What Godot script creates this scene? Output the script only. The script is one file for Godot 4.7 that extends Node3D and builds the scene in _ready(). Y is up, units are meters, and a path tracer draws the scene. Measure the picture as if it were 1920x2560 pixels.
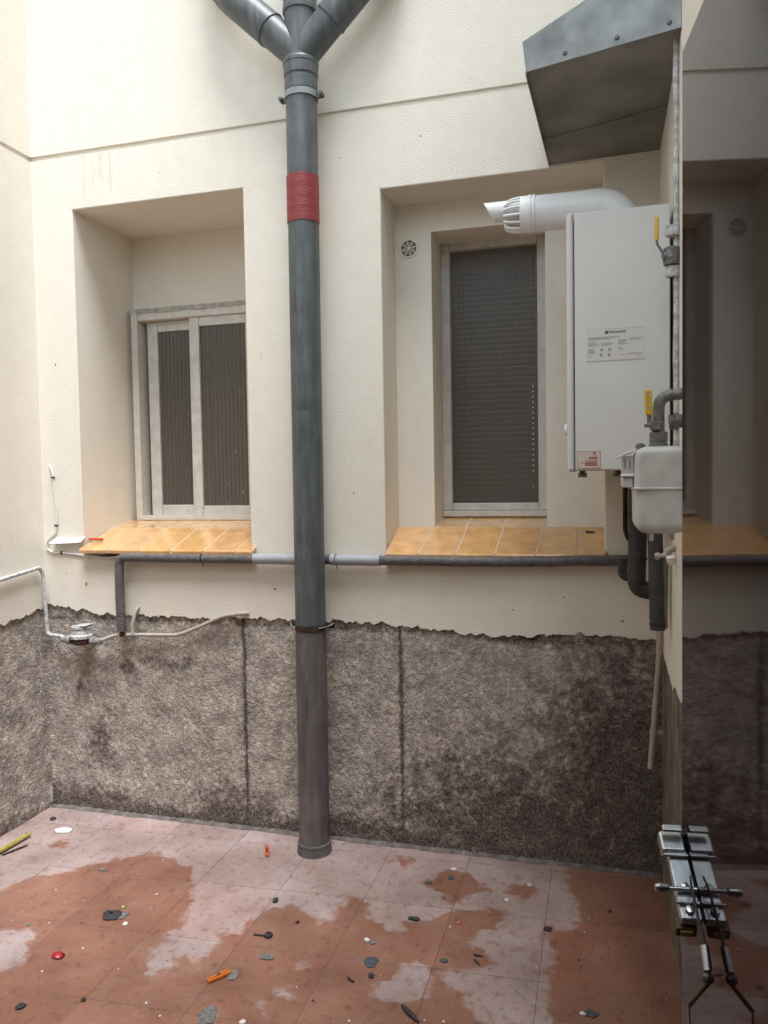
extends Node3D
# A small light shaft behind a house. World: back wall front face z = 0, floor y = 0, camera stands in a doorway at z = 2.8.

const LEFT := -2.31      # left wall face (x)
const RIGHT := 0.205     # right wall face (x)
const TOP := 9.0         # parapet of the back and left walls
const TOP_RIGHT := 6.4   # other two sides: unseen tops, lowered to let light in
const TOP_FRONT := 2.9
const FRONT := 2.46      # face of the wall with the doorway (z)

var M := {}
var used := {}
var rng := RandomNumberGenerator.new()

# ---------------------------------------------------------------- mesh builder
class MB:
	var v := PackedVector3Array()
	var n := PackedVector3Array()
	var uv := PackedVector2Array()
	var col := PackedColorArray()
	var has_uv := false
	var has_col := false

	func tri(a: Vector3, b: Vector3, c: Vector3, na: Vector3, nb: Vector3, nc: Vector3, ua := Vector2.ZERO, ub := Vector2.ZERO, uc := Vector2.ZERO, ca := Color.WHITE, cb := Color.WHITE, cc := Color.WHITE) -> void:
		if (b - a).cross(c - a).dot(na + nb + nc) > 0.0:
			v.append(a); v.append(c); v.append(b)
			n.append(na); n.append(nc); n.append(nb)
			uv.append(ua); uv.append(uc); uv.append(ub)
			col.append(ca); col.append(cc); col.append(cb)
		else:
			v.append(a); v.append(b); v.append(c)
			n.append(na); n.append(nb); n.append(nc)
			uv.append(ua); uv.append(ub); uv.append(uc)
			col.append(ca); col.append(cb); col.append(cc)

	func face(a: Vector3, b: Vector3, c: Vector3, out: Vector3) -> void:
		var nn := (b - a).cross(c - a).normalized()
		if nn.dot(out) < 0.0:
			nn = -nn
		tri(a, b, c, nn, nn, nn)

	func quad(a: Vector3, b: Vector3, c: Vector3, d: Vector3, out: Vector3) -> void:
		face(a, b, c, out)
		face(a, c, d, out)

	# rectangle in the plane z = k (axis 2), x = k (axis 0) or y = k (axis 1)
	func rect(axis: int, k: float, a0: float, a1: float, b0: float, b1: float, out: Vector3) -> void:
		var p := []
		for q in [[a0, b0], [a1, b0], [a1, b1], [a0, b1]]:
			if axis == 2: p.append(Vector3(q[0], q[1], k))
			elif axis == 0: p.append(Vector3(k, q[0], q[1]))
			else: p.append(Vector3(q[0], k, q[1]))
		quad(p[0], p[1], p[2], p[3], out)

	func box(c: Vector3, s: Vector3, b := Basis.IDENTITY, bevel := 0.0) -> void:
		var h := s * 0.5
		var r: float = min(bevel, min(h.x, min(h.y, h.z)) * 0.9)
		for ax in 3:
			var bx := (ax + 1) % 3
			var cx := (ax + 2) % 3
			for sg in [-1.0, 1.0]:
				var q := []
				for e in [[-1, -1], [1, -1], [1, 1], [-1, 1]]:
					var p := Vector3.ZERO
					p[ax] = sg * h[ax]
					p[bx] = e[0] * (h[bx] - r)
					p[cx] = e[1] * (h[cx] - r)
					q.append(c + b * p)
				var o := Vector3.ZERO
				o[ax] = sg
				quad(q[0], q[1], q[2], q[3], b * o)
		if r <= 0.0:
			return
		for ax in 3:
			var bx := (ax + 1) % 3
			var cx := (ax + 2) % 3
			for s1 in [-1.0, 1.0]:
				for s2 in [-1.0, 1.0]:
					var q := []
					for e in [-1.0, 1.0]:
						var p1 := Vector3.ZERO
						p1[ax] = e * (h[ax] - r); p1[bx] = s1 * h[bx]; p1[cx] = s2 * (h[cx] - r)
						var p2 := Vector3.ZERO
						p2[ax] = e * (h[ax] - r); p2[bx] = s1 * (h[bx] - r); p2[cx] = s2 * h[cx]
						q.append(p1); q.append(p2)
					var n1 := Vector3.ZERO
					n1[bx] = s1
					var n2 := Vector3.ZERO
					n2[cx] = s2
					n1 = b * n1; n2 = b * n2
					tri(c + b * q[0], c + b * q[1], c + b * q[3], n1, n2, n2)
					tri(c + b * q[0], c + b * q[3], c + b * q[2], n1, n2, n1)
		for sx in [-1.0, 1.0]:
			for sy in [-1.0, 1.0]:
				for sz in [-1.0, 1.0]:
					var p1 := Vector3(sx * h.x, sy * (h.y - r), sz * (h.z - r))
					var p2 := Vector3(sx * (h.x - r), sy * h.y, sz * (h.z - r))
					var p3 := Vector3(sx * (h.x - r), sy * (h.y - r), sz * h.z)
					tri(c + b * p1, c + b * p2, c + b * p3, b * Vector3(sx, 0, 0), b * Vector3(0, sy, 0), b * Vector3(0, 0, sz))

	# surface of revolution about axis w through o; profile of (radius, along)
	func lathe(o: Vector3, w: Vector3, prof: Array, seg := 24, bump: FastNoiseLite = null, amp := 0.0) -> void:
		w = w.normalized()
		var a := w.cross(Vector3(0, 0, 1) if absf(w.z) < 0.8 else Vector3(1, 0, 0)).normalized()
		var c := w.cross(a)
		for k in prof.size() - 1:
			var p: Vector2 = prof[k]
			var q: Vector2 = prof[k + 1]
			var d := q - p
			var nr := Vector2(d.y, -d.x).normalized()
			for i in seg:
				var pts := []
				var nor := []
				for e in [[i, p], [i + 1, p], [i + 1, q], [i, q]]:
					var ang: float = TAU * e[0] / seg
					var dir := a * cos(ang) + c * sin(ang)
					var rr: float = e[1].x
					var pos: Vector3 = o + dir * rr + w * e[1].y
					if bump:
						pos += dir * amp * bump.get_noise_3dv(pos * 100.0)
					pts.append(pos)
					nor.append((dir * nr.x + w * nr.y).normalized())
				if p.x > 1e-6:
					tri(pts[0], pts[1], pts[2], nor[0], nor[1], nor[2])
				if q.x > 1e-6:
					tri(pts[0], pts[2], pts[3], nor[0], nor[2], nor[3])

	# round tube along a polyline; r is a float or an array of radii
	func tube(path: Array, r, seg := 16, caps := true, bump: FastNoiseLite = null, amp := 0.0) -> void:
		var rings := []
		var norms := []
		var t0: Vector3 = (path[1] - path[0]).normalized()
		var a := t0.cross(Vector3.UP if absf(t0.y) < 0.9 else Vector3(1, 0, 0)).normalized()
		for k in path.size():
			var t := t0
			if k > 0 and k < path.size() - 1:
				t = ((path[k] - path[k - 1]).normalized() + (path[k + 1] - path[k]).normalized()).normalized()
			elif k == path.size() - 1:
				t = (path[k] - path[k - 1]).normalized()
			a = (a - t * a.dot(t)).normalized()
			var c := t.cross(a)
			var rad: float = r[k] if r is Array else r
			var ring := []
			var nn := []
			for i in seg + 1:
				var dir := a * cos(TAU * (i % seg) / seg) + c * sin(TAU * (i % seg) / seg)
				var pos: Vector3 = path[k] + dir * rad
				if bump:
					pos += dir * amp * bump.get_noise_3dv(pos * 100.0)
				ring.append(pos)
				nn.append(dir)
			rings.append(ring)
			norms.append(nn)
		for k in path.size() - 1:
			for i in seg:
				tri(rings[k][i], rings[k][i + 1], rings[k + 1][i + 1], norms[k][i], norms[k][i + 1], norms[k + 1][i + 1])
				tri(rings[k][i], rings[k + 1][i + 1], rings[k + 1][i], norms[k][i], norms[k + 1][i + 1], norms[k + 1][i])
		if caps:
			for e in [0, path.size() - 1]:
				var out: Vector3 = (path[0] - path[1]) if e == 0 else (path[e] - path[e - 1])
				for i in seg:
					face(path[e], rings[e][i], rings[e][i + 1], out)

	# flat polygon (in the plane of u, w at o) extruded by h along nrm
	func prism(o: Vector3, u: Vector3, w: Vector3, nrm: Vector3, h: float, pts: PackedVector2Array) -> void:
		var idx := Geometry2D.triangulate_polygon(pts)
		var mid := Vector2.ZERO
		for p in pts:
			mid += p / pts.size()
		for k in range(0, idx.size(), 3):
			var t := []
			for j in 3:
				t.append(o + u * pts[idx[k + j]].x + w * pts[idx[k + j]].y)
			face(t[0] + nrm * h, t[1] + nrm * h, t[2] + nrm * h, nrm)
			face(t[0], t[1], t[2], -nrm)
		var area := 0.0
		for k in pts.size():
			area += pts[k].cross(pts[(k + 1) % pts.size()])
		for k in pts.size():
			var p := pts[k]
			var q := pts[(k + 1) % pts.size()]
			var e := (q - p) * signf(area)
			var a := o + u * p.x + w * p.y
			var b := o + u * q.x + w * q.y
			quad(a, b, b + nrm * h, a + nrm * h, u * e.y - w * e.x)

	# regular grid of points with normals worked out from the neighbours; out = facing side
	func grid(pts: Array, nx: int, ny: int, out: Vector3, colors: Array = [], uvs: Array = []) -> void:
		var nn := []
		nn.resize(nx * ny)
		for j in ny:
			for i in nx:
				var du: Vector3 = pts[j * nx + mini(i + 1, nx - 1)] - pts[j * nx + maxi(i - 1, 0)]
				var dv: Vector3 = pts[mini(j + 1, ny - 1) * nx + i] - pts[maxi(j - 1, 0) * nx + i]
				var q := du.cross(dv).normalized()
				nn[j * nx + i] = q if q.dot(out) > 0.0 else -q
		for j in ny - 1:
			for i in nx - 1:
				var a := j * nx + i
				var b := a + 1
				var c := a + nx + 1
				var d := a + nx
				for t in [[a, b, c], [a, c, d]]:
					tri(pts[t[0]], pts[t[1]], pts[t[2]], nn[t[0]], nn[t[1]], nn[t[2]],
						uvs[t[0]] if uvs else Vector2.ZERO, uvs[t[1]] if uvs else Vector2.ZERO, uvs[t[2]] if uvs else Vector2.ZERO,
						colors[t[0]] if colors else Color.WHITE, colors[t[1]] if colors else Color.WHITE, colors[t[2]] if colors else Color.WHITE)
		if uvs: has_uv = true
		if colors: has_col = true

	func mesh() -> ArrayMesh:
		var arr := []
		arr.resize(Mesh.ARRAY_MAX)
		arr[Mesh.ARRAY_VERTEX] = v
		arr[Mesh.ARRAY_NORMAL] = n
		if has_uv: arr[Mesh.ARRAY_TEX_UV] = uv
		if has_col: arr[Mesh.ARRAY_COLOR] = col
		var m := ArrayMesh.new()
		m.add_surface_from_arrays(Mesh.PRIMITIVE_TRIANGLES, arr)
		return m

# ---------------------------------------------------------------- nodes
func numbered(parent: Node, called: String) -> String:
	var key := str(parent.get_instance_id()) + "/" + called
	var k: int = used.get(key, 0)
	used[key] = k + 1
	return called if k == 0 else "%s_%03d" % [called, k]

func part(called: String, mb, mat: Material, parent: Node, label := "") -> MeshInstance3D:
	var o := MeshInstance3D.new()
	o.name = numbered(parent, called)
	o.mesh = mb.mesh() if mb is MB else mb
	o.material_override = mat
	if label: o.set_meta("label", label)
	parent.add_child(o, true)
	return o

func thing(called: String, label: String, category: String, group := "", at := Vector3.ZERO) -> Node3D:
	var o := Node3D.new()
	o.name = numbered(self, called)
	add_child(o, true)
	o.position = at
	tag(o, label, category, group)
	return o

func tag(o: Node, label: String, category: String, group := "") -> void:
	o.set_meta("label", label)
	o.set_meta("category", category)
	if group: o.set_meta("group", group)

func single(called: String, mb, mat: Material, label: String, category: String, group := "") -> MeshInstance3D:
	var o := part(called, mb, mat, self)
	tag(o, label, category, group)
	return o

func bend(points: Array, rad: float, steps := 5) -> Array:
	# polyline with its corners rounded
	var out := [points[0]]
	for k in range(1, points.size() - 1):
		var p: Vector3 = points[k]
		var a: Vector3 = points[k - 1] - p
		var b: Vector3 = points[k + 1] - p
		var r: float = min(rad, min(a.length(), b.length()) * 0.49)
		var s: Vector3 = p + a.normalized() * r
		var e: Vector3 = p + b.normalized() * r
		for i in steps + 1:
			var t := float(i) / steps
			out.append(s.lerp(p, t).lerp(p.lerp(e, t), t))
	out.append(points[-1])
	return out

# ---------------------------------------------------------------- materials
func lin(r: float, g: float, b: float) -> Color:
	return Color(r, g, b).linear_to_srgb()

func noise(freq: float, seed_: int, oct := 4, type := FastNoiseLite.TYPE_SIMPLEX_SMOOTH) -> FastNoiseLite:
	var f := FastNoiseLite.new()
	f.noise_type = type
	f.frequency = freq
	f.seed = seed_
	f.fractal_octaves = oct
	return f

func noise_tex(f: FastNoiseLite, size: int, lo: Color, hi: Color, mid = null) -> NoiseTexture2D:
	var t := NoiseTexture2D.new()
	t.width = size; t.height = size
	t.seamless = true
	t.noise = f
	var g := Gradient.new()
	g.set_color(0, lo)
	g.set_color(1, hi)
	if mid != null: g.add_point(0.5, mid)
	t.color_ramp = g
	return t

func normal_tex(f: FastNoiseLite, size: int, strength: float) -> NoiseTexture2D:
	var t := NoiseTexture2D.new()
	t.width = size; t.height = size
	t.seamless = true
	t.noise = f
	t.as_normal_map = true
	t.bump_strength = strength
	return t

func mat(c: Color, rough: float, metal := 0.0, spec := 0.5) -> StandardMaterial3D:
	var m := StandardMaterial3D.new()
	m.albedo_color = c
	m.roughness = rough
	m.metallic = metal
	m.metallic_specular = spec
	return m

func grained(c: Color, rough: float, metal: float, vary: float, per_metre: float, seed_: int, freq := 0.012, normal_strength := 0.0) -> StandardMaterial3D:
	# base colour broken up by patchy noise, laid triplanar in the world
	var m := mat(c, rough, metal)
	m.albedo_texture = noise_tex(noise(freq, seed_, 5), 256, Color(1 - vary, 1 - vary, 1 - vary), Color(1, 1, 1))
	m.uv1_triplanar = true
	m.uv1_world_triplanar = true
	m.uv1_scale = Vector3.ONE * per_metre
	if normal_strength > 0.0:
		m.normal_enabled = true
		m.normal_texture = normal_tex(noise(freq * 4.0, seed_ + 7, 3), 256, normal_strength)
	return m

func make_materials() -> void:
	var pl := mat(lin(0.84, 0.785, 0.69), 0.9, 0.0, 0.3)
	pl.albedo_texture = noise_tex(noise(0.006, 3, 5), 512, Color(0.98, 0.978, 0.972), Color(1, 1, 1))
	pl.uv1_triplanar = true
	pl.uv1_world_triplanar = true
	pl.uv1_scale = Vector3.ONE * 2.6
	pl.normal_enabled = true
	pl.normal_texture = normal_tex(noise(0.11, 11, 2), 512, 5.0)
	pl.normal_scale = 0.42
	pl.vertex_color_use_as_albedo = true
	M.plaster = pl
	var sm := pl.duplicate()
	sm.normal_scale = 0.08
	M.smooth = sm
	M.edge = grained(lin(0.42, 0.37, 0.30), 0.95, 0, 0.45, 3.0, 9, 0.03, 6.0)
	M.room = mat(lin(0.62, 0.58, 0.52), 0.9)
	M.hall = mat(lin(0.7, 0.66, 0.6), 0.9)
	M.mortar = grained(lin(0.34, 0.30, 0.27), 0.95, 0, 0.4, 3.0, 21, 0.02, 4.0)
	M.pvc = grained(lin(0.132, 0.150, 0.162), 0.42, 0, 0.3, 1.2, 31, 0.012)
	scuff(M.pvc, 1201)
	M.pvc_low = grained(lin(0.18, 0.163, 0.168), 0.55, 0, 0.4, 1.2, 33, 0.016)
	scuff(M.pvc_low, 1202)
	M.pvc_ring = grained(lin(0.30, 0.33, 0.34), 0.5, 0, 0.25, 2.0, 35, 0.02)
	M.tape = grained(lin(0.30, 0.04, 0.045), 0.5, 0, 0.2, 4.0, 37, 0.03, 1.5)
	M.rust = grained(lin(0.075, 0.045, 0.033), 0.8, 0.2, 0.5, 4.0, 39, 0.03, 3.0)
	M.steel = mat(lin(0.45, 0.46, 0.48), 0.32, 1.0)
	M.bolt = mat(lin(0.12, 0.11, 0.10), 0.45, 0.8)
	M.alu = grained(lin(0.70, 0.675, 0.63), 0.5, 0.0, 0.12, 2.0, 41, 0.03)
	M.alu_old = grained(lin(0.70, 0.665, 0.60), 0.7, 0.0, 0.08, 3.0, 43, 0.03)
	M.smear = grained(lin(0.56, 0.525, 0.46), 0.9, 0.0, 0.3, 3.0, 44, 0.03)
	var gl := mat(lin(0.115, 0.10, 0.085), 0.24)
	gl.transparency = BaseMaterial3D.TRANSPARENCY_ALPHA
	gl.albedo_color.a = 0.8
	M.glass = gl
	var g2 := gl.duplicate()
	g2.roughness = 0.36
	M.glass_square = g2
	M.speck = grained(lin(0.42, 0.40, 0.37), 0.9, 0, 0.6, 20.0, 45, 0.05)
	M.bead = mat(lin(0.85, 0.85, 0.83), 0.5)
	M.tiles = []
	for k in 4:
		var t := grained([lin(0.82, 0.46, 0.17), lin(0.80, 0.455, 0.20), lin(0.83, 0.475, 0.18), lin(0.80, 0.445, 0.185)][k], 0.18, 0, 0.2, 2.5, 51 + k, 0.02)
		t.clearcoat_enabled = true
		t.clearcoat = 0.9
		t.clearcoat_roughness = 0.16
		M.tiles.append(t)
	M.boiler = grained(lin(0.74, 0.735, 0.715), 0.42, 0, 0.03, 1.0, 61)
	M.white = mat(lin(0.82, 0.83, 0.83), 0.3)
	M.whitepaint = grained(lin(0.82, 0.82, 0.81), 0.45, 0, 0.4, 5.0, 63, 0.03, 5.0)
	M.meter = grained(lin(0.66, 0.66, 0.64), 0.4, 0, 0.12, 3.0, 65, 0.02)
	M.grey_metal = grained(lin(0.26, 0.255, 0.26), 0.42, 0.35, 0.35, 6.0, 67, 0.03, 3.0)
	M.yellow = mat(lin(0.72, 0.45, 0.02), 0.4)
	M.print = mat(lin(0.12, 0.12, 0.12), 0.8)
	M.print_light = mat(lin(0.36, 0.35, 0.34), 0.8)
	M.label = mat(lin(0.68, 0.67, 0.65), 0.45)
	M.red_print = mat(lin(0.36, 0.06, 0.05), 0.8)
	M.sticker = mat(lin(0.66, 0.58, 0.52), 0.6)
	M.foam_pale = grained(lin(0.40, 0.405, 0.435), 0.4, 0, 0.10, 3.0, 72, 0.02)
	M.foam = grained(lin(0.16, 0.148, 0.15), 0.55, 0, 0.3, 3.0, 71, 0.03, 2.0)
	M.foam_dark = grained(lin(0.07, 0.062, 0.06), 0.75, 0, 0.3, 3.0, 73, 0.03, 2.0)
	M.black = mat(lin(0.018, 0.018, 0.018), 0.6)
	M.zinc = grained(lin(0.30, 0.305, 0.285), 0.48, 0.55, 0.3, 2.0, 75, 0.02)
	M.zinc_dirty = grained(lin(0.30, 0.285, 0.25), 0.6, 0.2, 0.28, 1.2, 77, 0.012)
	M.cream = grained(lin(0.55, 0.49, 0.41), 0.5, 0, 0.2, 4.0, 79, 0.03)
	M.cable = mat(lin(0.72, 0.72, 0.70), 0.4)
	M.patch = mat(lin(0.86, 0.86, 0.85), 0.8)
	M.greypipe = grained(lin(0.42, 0.42, 0.42), 0.5, 0, 0.4, 5.0, 81, 0.03, 3.0)
	M.brass = grained(lin(0.12, 0.06, 0.04), 0.6, 0.3, 0.4, 5.0, 83, 0.03, 3.0)
	var d := grained(lin(0.024, 0.011, 0.012), 0.035, 0, 0.25, 1.5, 85, 0.01)
	d.metallic_specular = 0.24
	M.door = d
	M.lock = grained(lin(0.72, 0.75, 0.78), 0.24, 0.9, 0.25, 6.0, 87, 0.03)
	M.lockdark = mat(lin(0.10, 0.07, 0.04), 0.5, 0.5)
	M.brassplate = mat(lin(0.38, 0.28, 0.10), 0.4, 0.7)

# plastic that has hung outside for years: streaks, splashes and scratches on the base colour
func scuff(m: StandardMaterial3D, seed_: int) -> void:
	var n := 512
	var na := noise_bytes(noise(0.03, seed_, 4), n, n)
	var nb := noise_bytes(noise(0.012, seed_ + 1, 4), n, n)
	var img := Image.create(n, n, false, Image.FORMAT_RGB8)
	for y in n:
		for x in n:
			var v := 0.74 + 0.30 * (na[(y / 9) * n + x] / 255.0 - 0.5) + 0.22 * (nb[y * n + x] / 255.0 - 0.5)
			img.set_pixel(x, y, Color(v * 1.0, v * 0.995, v * 0.985))
	var r := RandomNumberGenerator.new()
	r.seed = seed_
	for k in 260:
		var pale := r.randf() < 0.7
		var c := Color(1.0, 0.99, 0.97) if pale else Color(0.42, 0.41, 0.40)
		var p := Vector2(r.randf() * n, r.randf() * n)
		var d := Vector2(r.randf_range(-0.3, 0.3), 1.0)
		var len := int(pow(r.randf(), 3.0) * 70.0) + 2
		var wide := 1 if r.randf() < 0.75 else r.randi_range(2, 4)
		for s in len:
			var q := p + d * s
			for w in wide:
				var xx := posmod(int(q.x) + w, n)
				var yy := posmod(int(q.y), n)
				img.set_pixel(xx, yy, img.get_pixel(xx, yy).lerp(c, r.randf_range(0.25, 0.75)))
	m.albedo_color = m.albedo_color * 1.12
	m.albedo_texture = ImageTexture.create_from_image(img)
	m.uv1_scale = Vector3(1.9, 1.2, 1.9)

# stretch a set of FastNoiseLite images to bytes for quick lookups
func noise_bytes(f: FastNoiseLite, w: int, h: int) -> PackedByteArray:
	return f.get_image(w, h, false, false, true).get_data()

func poly_fill(img: Image, pts: Array, scale: float, off: Vector2, c: Color) -> void:
	var p := PackedVector2Array()
	for q in pts:
		p.append((Vector2(q[0], q[1]) - off) * scale)
	for y in img.get_height():
		var xs := []
		var yy := y + 0.5
		for k in p.size():
			var a := p[k]
			var b := p[(k + 1) % p.size()]
			if (a.y <= yy) != (b.y <= yy):
				xs.append(a.x + (yy - a.y) / (b.y - a.y) * (b.x - a.x))
		xs.sort()
		for k in range(0, xs.size() - 1, 2):
			var x0 := int(round(xs[k]))
			var x1 := int(round(xs[k + 1]))
			if x1 > x0:
				img.fill_rect(Rect2i(x0, y, x1 - x0, 1), c)

const FLOOR_OFF := Vector2(-2.33, -0.03)
const FLOOR_SIZE := 2.56

func floor_material() -> StandardMaterial3D:
	var n := 1280
	var sc := n / FLOOR_SIZE
	var mask := Image.create(n, n, false, Image.FORMAT_L8)
	var rust1 := [[-2.006, 0.652], [-2.015, 0.575], [-1.946, 0.517], [-1.886, 0.494], [-1.855, 0.444], [-1.766, 0.36], [-1.688, 0.314], [-1.643, 0.275], [-1.559, 0.283], [-1.484, 0.327], [-1.434, 0.349], [-1.384, 0.452], [-1.338, 0.517], [-1.297, 0.635], [-1.284, 0.685], [-1.314, 0.718], [-1.304, 0.825], [-1.293, 0.89], [-1.224, 0.915], [-1.21, 0.824], [-1.199, 0.804], [-1.145, 0.83], [-1.128, 0.792], [-1.138, 0.724], [-1.148, 0.689], [-1.079, 0.659], [-1.091, 0.61], [-1.069, 0.544], [-1.039, 0.501], [-1.004, 0.486], [-0.941, 0.498], [-0.864, 0.554], [-0.828, 0.545], [-0.835, 0.479], [-0.825, 0.413], [-0.814, 0.373], [-0.755, 0.403], [-0.72, 0.492], [-0.69, 0.517], [-0.662, 0.51], [-0.636, 0.549], [-0.608, 0.542], [-0.592, 0.486], [-0.522, 0.462], [-0.485, 0.42], [-0.47, 0.382], [-0.435, 0.359], [-0.396, 0.364], [-0.301, 0.34], [-0.287, 0.371], [-0.307, 0.416], [-0.317, 0.45], [-0.351, 0.465], [-0.374, 0.508], [-0.382, 0.547], [-0.336, 0.571], [-0.307, 0.609], [-0.3, 0.64], [-0.345, 0.652], [-0.366, 0.689], [-0.414, 0.68], [-0.438, 0.696], [-0.436, 0.738], [-0.404, 0.77], [-0.379, 0.764], [-0.353, 0.767], [-0.342, 0.793], [-0.356, 0.825], [-0.338, 0.857], [-0.286, 0.877], [-0.3, 1.3], [-0.6, 1.9], [-0.5, 2.6], [-2.4, 2.6], [-2.4, 0.72]]
	var rust2 := [[-0.107, -0.03], [-0.107, 0.008], [-0.109, 0.184], [-0.078, 0.206], [-0.068, 0.303], [-0.073, 0.371], [-0.107, 0.411], [-0.151, 0.383], [-0.169, 0.433], [-0.158, 0.491], [-0.133, 0.52], [-0.13, 0.576], [-0.149, 0.634], [-0.138, 0.663], [-0.149, 0.735], [-0.14, 0.771], [-0.138, 0.807], [-0.096, 0.829], [-0.1, 1.6], [-0.05, 2.6], [0.3, 2.6], [0.3, -0.03]]
	var grey := [
		[[-0.588, 0.776], [-0.555, 0.747], [-0.556, 0.705], [-0.539, 0.673], [-0.474, 0.684], [-0.459, 0.754], [-0.459, 0.814], [-0.473, 0.841], [-0.506, 0.835], [-0.529, 0.846], [-0.601, 0.868], [-0.61, 0.792]],
		[[-1.849, 0.825], [-1.746, 0.812], [-1.658, 0.925], [-1.659, 0.982], [-1.70, 1.05], [-1.9, 1.0]],
		[[-0.884, 0.871], [-0.814, 0.874], [-0.812, 0.927], [-0.852, 0.913]],
		[[-0.886, 0.766], [-0.786, 0.762], [-0.835, 0.786]],
		[[-0.928, 0.956], [-0.841, 0.953], [-0.864, 0.977]],
		[[-1.204, 1.059], [-1.163, 1.057], [-1.171, 1.078]]]
	var isles := [
		[[-0.591, 0.101], [-0.555, 0.151], [-0.534, 0.129], [-0.46, 0.12], [-0.426, 0.201], [-0.357, 0.207], [-0.354, 0.23], [-0.405, 0.257], [-0.441, 0.281], [-0.439, 0.339], [-0.508, 0.342], [-0.512, 0.284], [-0.606, 0.261], [-0.585, 0.208], [-0.548, 0.183]],
		[[-0.32, 0.214], [-0.29, 0.167], [-0.227, 0.152], [-0.206, 0.178], [-0.206, 0.231], [-0.249, 0.256], [-0.297, 0.246]],
		[[-0.751, 0.095], [-0.667, 0.075], [-0.667, 0.145], [-0.713, 0.139]],
		[[-2.08, 0.29], [-2.05, 0.272], [-2.02, 0.285], [-2.01, 0.31], [-2.05, 0.325], [-2.08, 0.31]]]
	poly_fill(mask, rust1, sc, FLOOR_OFF, Color.WHITE)
	poly_fill(mask, rust2, sc, FLOOR_OFF, Color.WHITE)
	for g in grey: poly_fill(mask, g, sc, FLOOR_OFF, Color.BLACK)
	for g in isles: poly_fill(mask, g, sc, FLOOR_OFF, Color.WHITE)
	var mk := mask.get_data()
	var na := noise_bytes(noise(0.035, 101, 4), n, n)
	var nb := noise_bytes(noise(0.035, 102, 4), n, n)
	var nc := noise_bytes(noise(0.006, 103, 5), n, n)
	var nd := noise_bytes(noise(0.22, 104, 3), n, n)
	var ne := noise_bytes(noise(0.05, 105, 3), n, n)
	var alb := PackedByteArray()
	alb.resize(n * n * 3)
	var rgh := PackedByteArray()
	rgh.resize(n * n)
	for y in n:
		for x in n:
			var i := y * n + x
			var sx := clampi(x + (na[i] - 128) / 9, 0, n - 1)
			var sy := clampi(y + (nb[i] - 128) / 9, 0, n - 1)
			var j := sy * n + sx
			var w := 0.0
			for o in [-8 * n - 6, -5 * n + 8, -3 * n - 7, -n + 2, 2, 3 * n - 4, 5 * n + 7, 8 * n - 6]:
				w += mk[clampi(j + o, 0, n * n - 1)]
			w = clampf((w / 2040.0 - 0.5) * 1.45 + 0.5 + (nd[i] - 128) / 900.0, 0.0, 1.0)
			# thin dried film left inside the wet patches, and damp breaks in the dry film
			var film := clampf((nc[(i * 3) % (n * n)] / 255.0 - 0.54) * 4.0, 0.0, 1.0) * clampf((ne[i] / 255.0 - 0.30) * 3.0, 0.0, 1.0)
			w = clampf(w + (0.5 - w) * 0.5 * film, 0.0, 1.0)
			var p := nc[i] / 255.0
			var f := nd[i] / 255.0
			# grains of dirt and scuffs
			var dirt := clampf((ne[i] / 255.0 - 0.62) * 4.0, 0.0, 1.0) * 0.26 * clampf((f - 0.3) * 3.0, 0.0, 1.0)
			var tone := (0.88 + 0.24 * p) * (0.92 + 0.16 * f) * (1.0 - dirt)
			var r := lerpf(160.0, 139.0, w) * tone
			var g2 := lerpf(140.0, 99.0, w) * tone
			var b := lerpf(136.0, 83.0, w) * tone
			alb[i * 3] = clampi(int(r), 0, 255)
			alb[i * 3 + 1] = clampi(int(g2 * (0.97 + 0.05 * p)), 0, 255)
			alb[i * 3 + 2] = clampi(int(b * (0.95 + 0.08 * p)), 0, 255)
			rgh[i] = clampi(int(lerpf(0.75, 0.4, w) * 255.0 * (0.9 + 0.2 * f)), 0, 255)
	var m := mat(Color.WHITE, 1.0, 0.0, 0.45)
	m.albedo_texture = ImageTexture.create_from_image(Image.create_from_data(n, n, false, Image.FORMAT_RGB8, alb))
	m.roughness_texture = ImageTexture.create_from_image(Image.create_from_data(n, n, false, Image.FORMAT_L8, rgh))
	return m

# damp dirt on the cement: where it grows thick (0..1) on the back wall; broken up by grain when it is drawn
func damp(x: float, y: float) -> float:
	var d := 0.0
	d = maxf(d, 1.0 - (y - 0.02) / (0.10 + 0.06 * sin(x * 5.0)))            # mould line along the floor
	d = maxf(d, 1.05 - Vector2((x + 1.45) / 0.38, (y - 0.02) / 0.23).length())
	d = maxf(d, 1.15 - Vector2((x + 0.25) / 0.85, (y - 0.0) / 0.56).length())
	d = maxf(d, 1.1 - Vector2((x - 0.15) / 0.50, (y - 0.30) / 0.80).length())
	d = maxf(d, 0.75 - Vector2((x + 2.05) / 0.16, (y - 0.30) / 0.32).length())
	d = maxf(d, 0.55 - Vector2((x + 2.16) / 0.12, (y - 0.55) / 0.16).length())
	d = maxf(d, 1.2 - Vector2((x + 1.924) / 0.05, (y - 0.635) / 0.04).length())
	d = maxf(d, 0.62 - Vector2((x + 1.75) / 0.45, (y - 0.66) / 0.10).length())
	d = maxf(d, clampf((x + 0.75) * 1.6, 0.0, 0.8) - absf(y - 0.82) / 0.06)
	d = maxf(d, 0.55 - absf(y - 0.84) / 0.06)
	d = maxf(d, 0.9 - absf(x + 1.384) / 0.02)
	d = maxf(d, 0.8 - absf(x + 0.73) / 0.025)
	return clampf(d, 0.0, 1.0)

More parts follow.
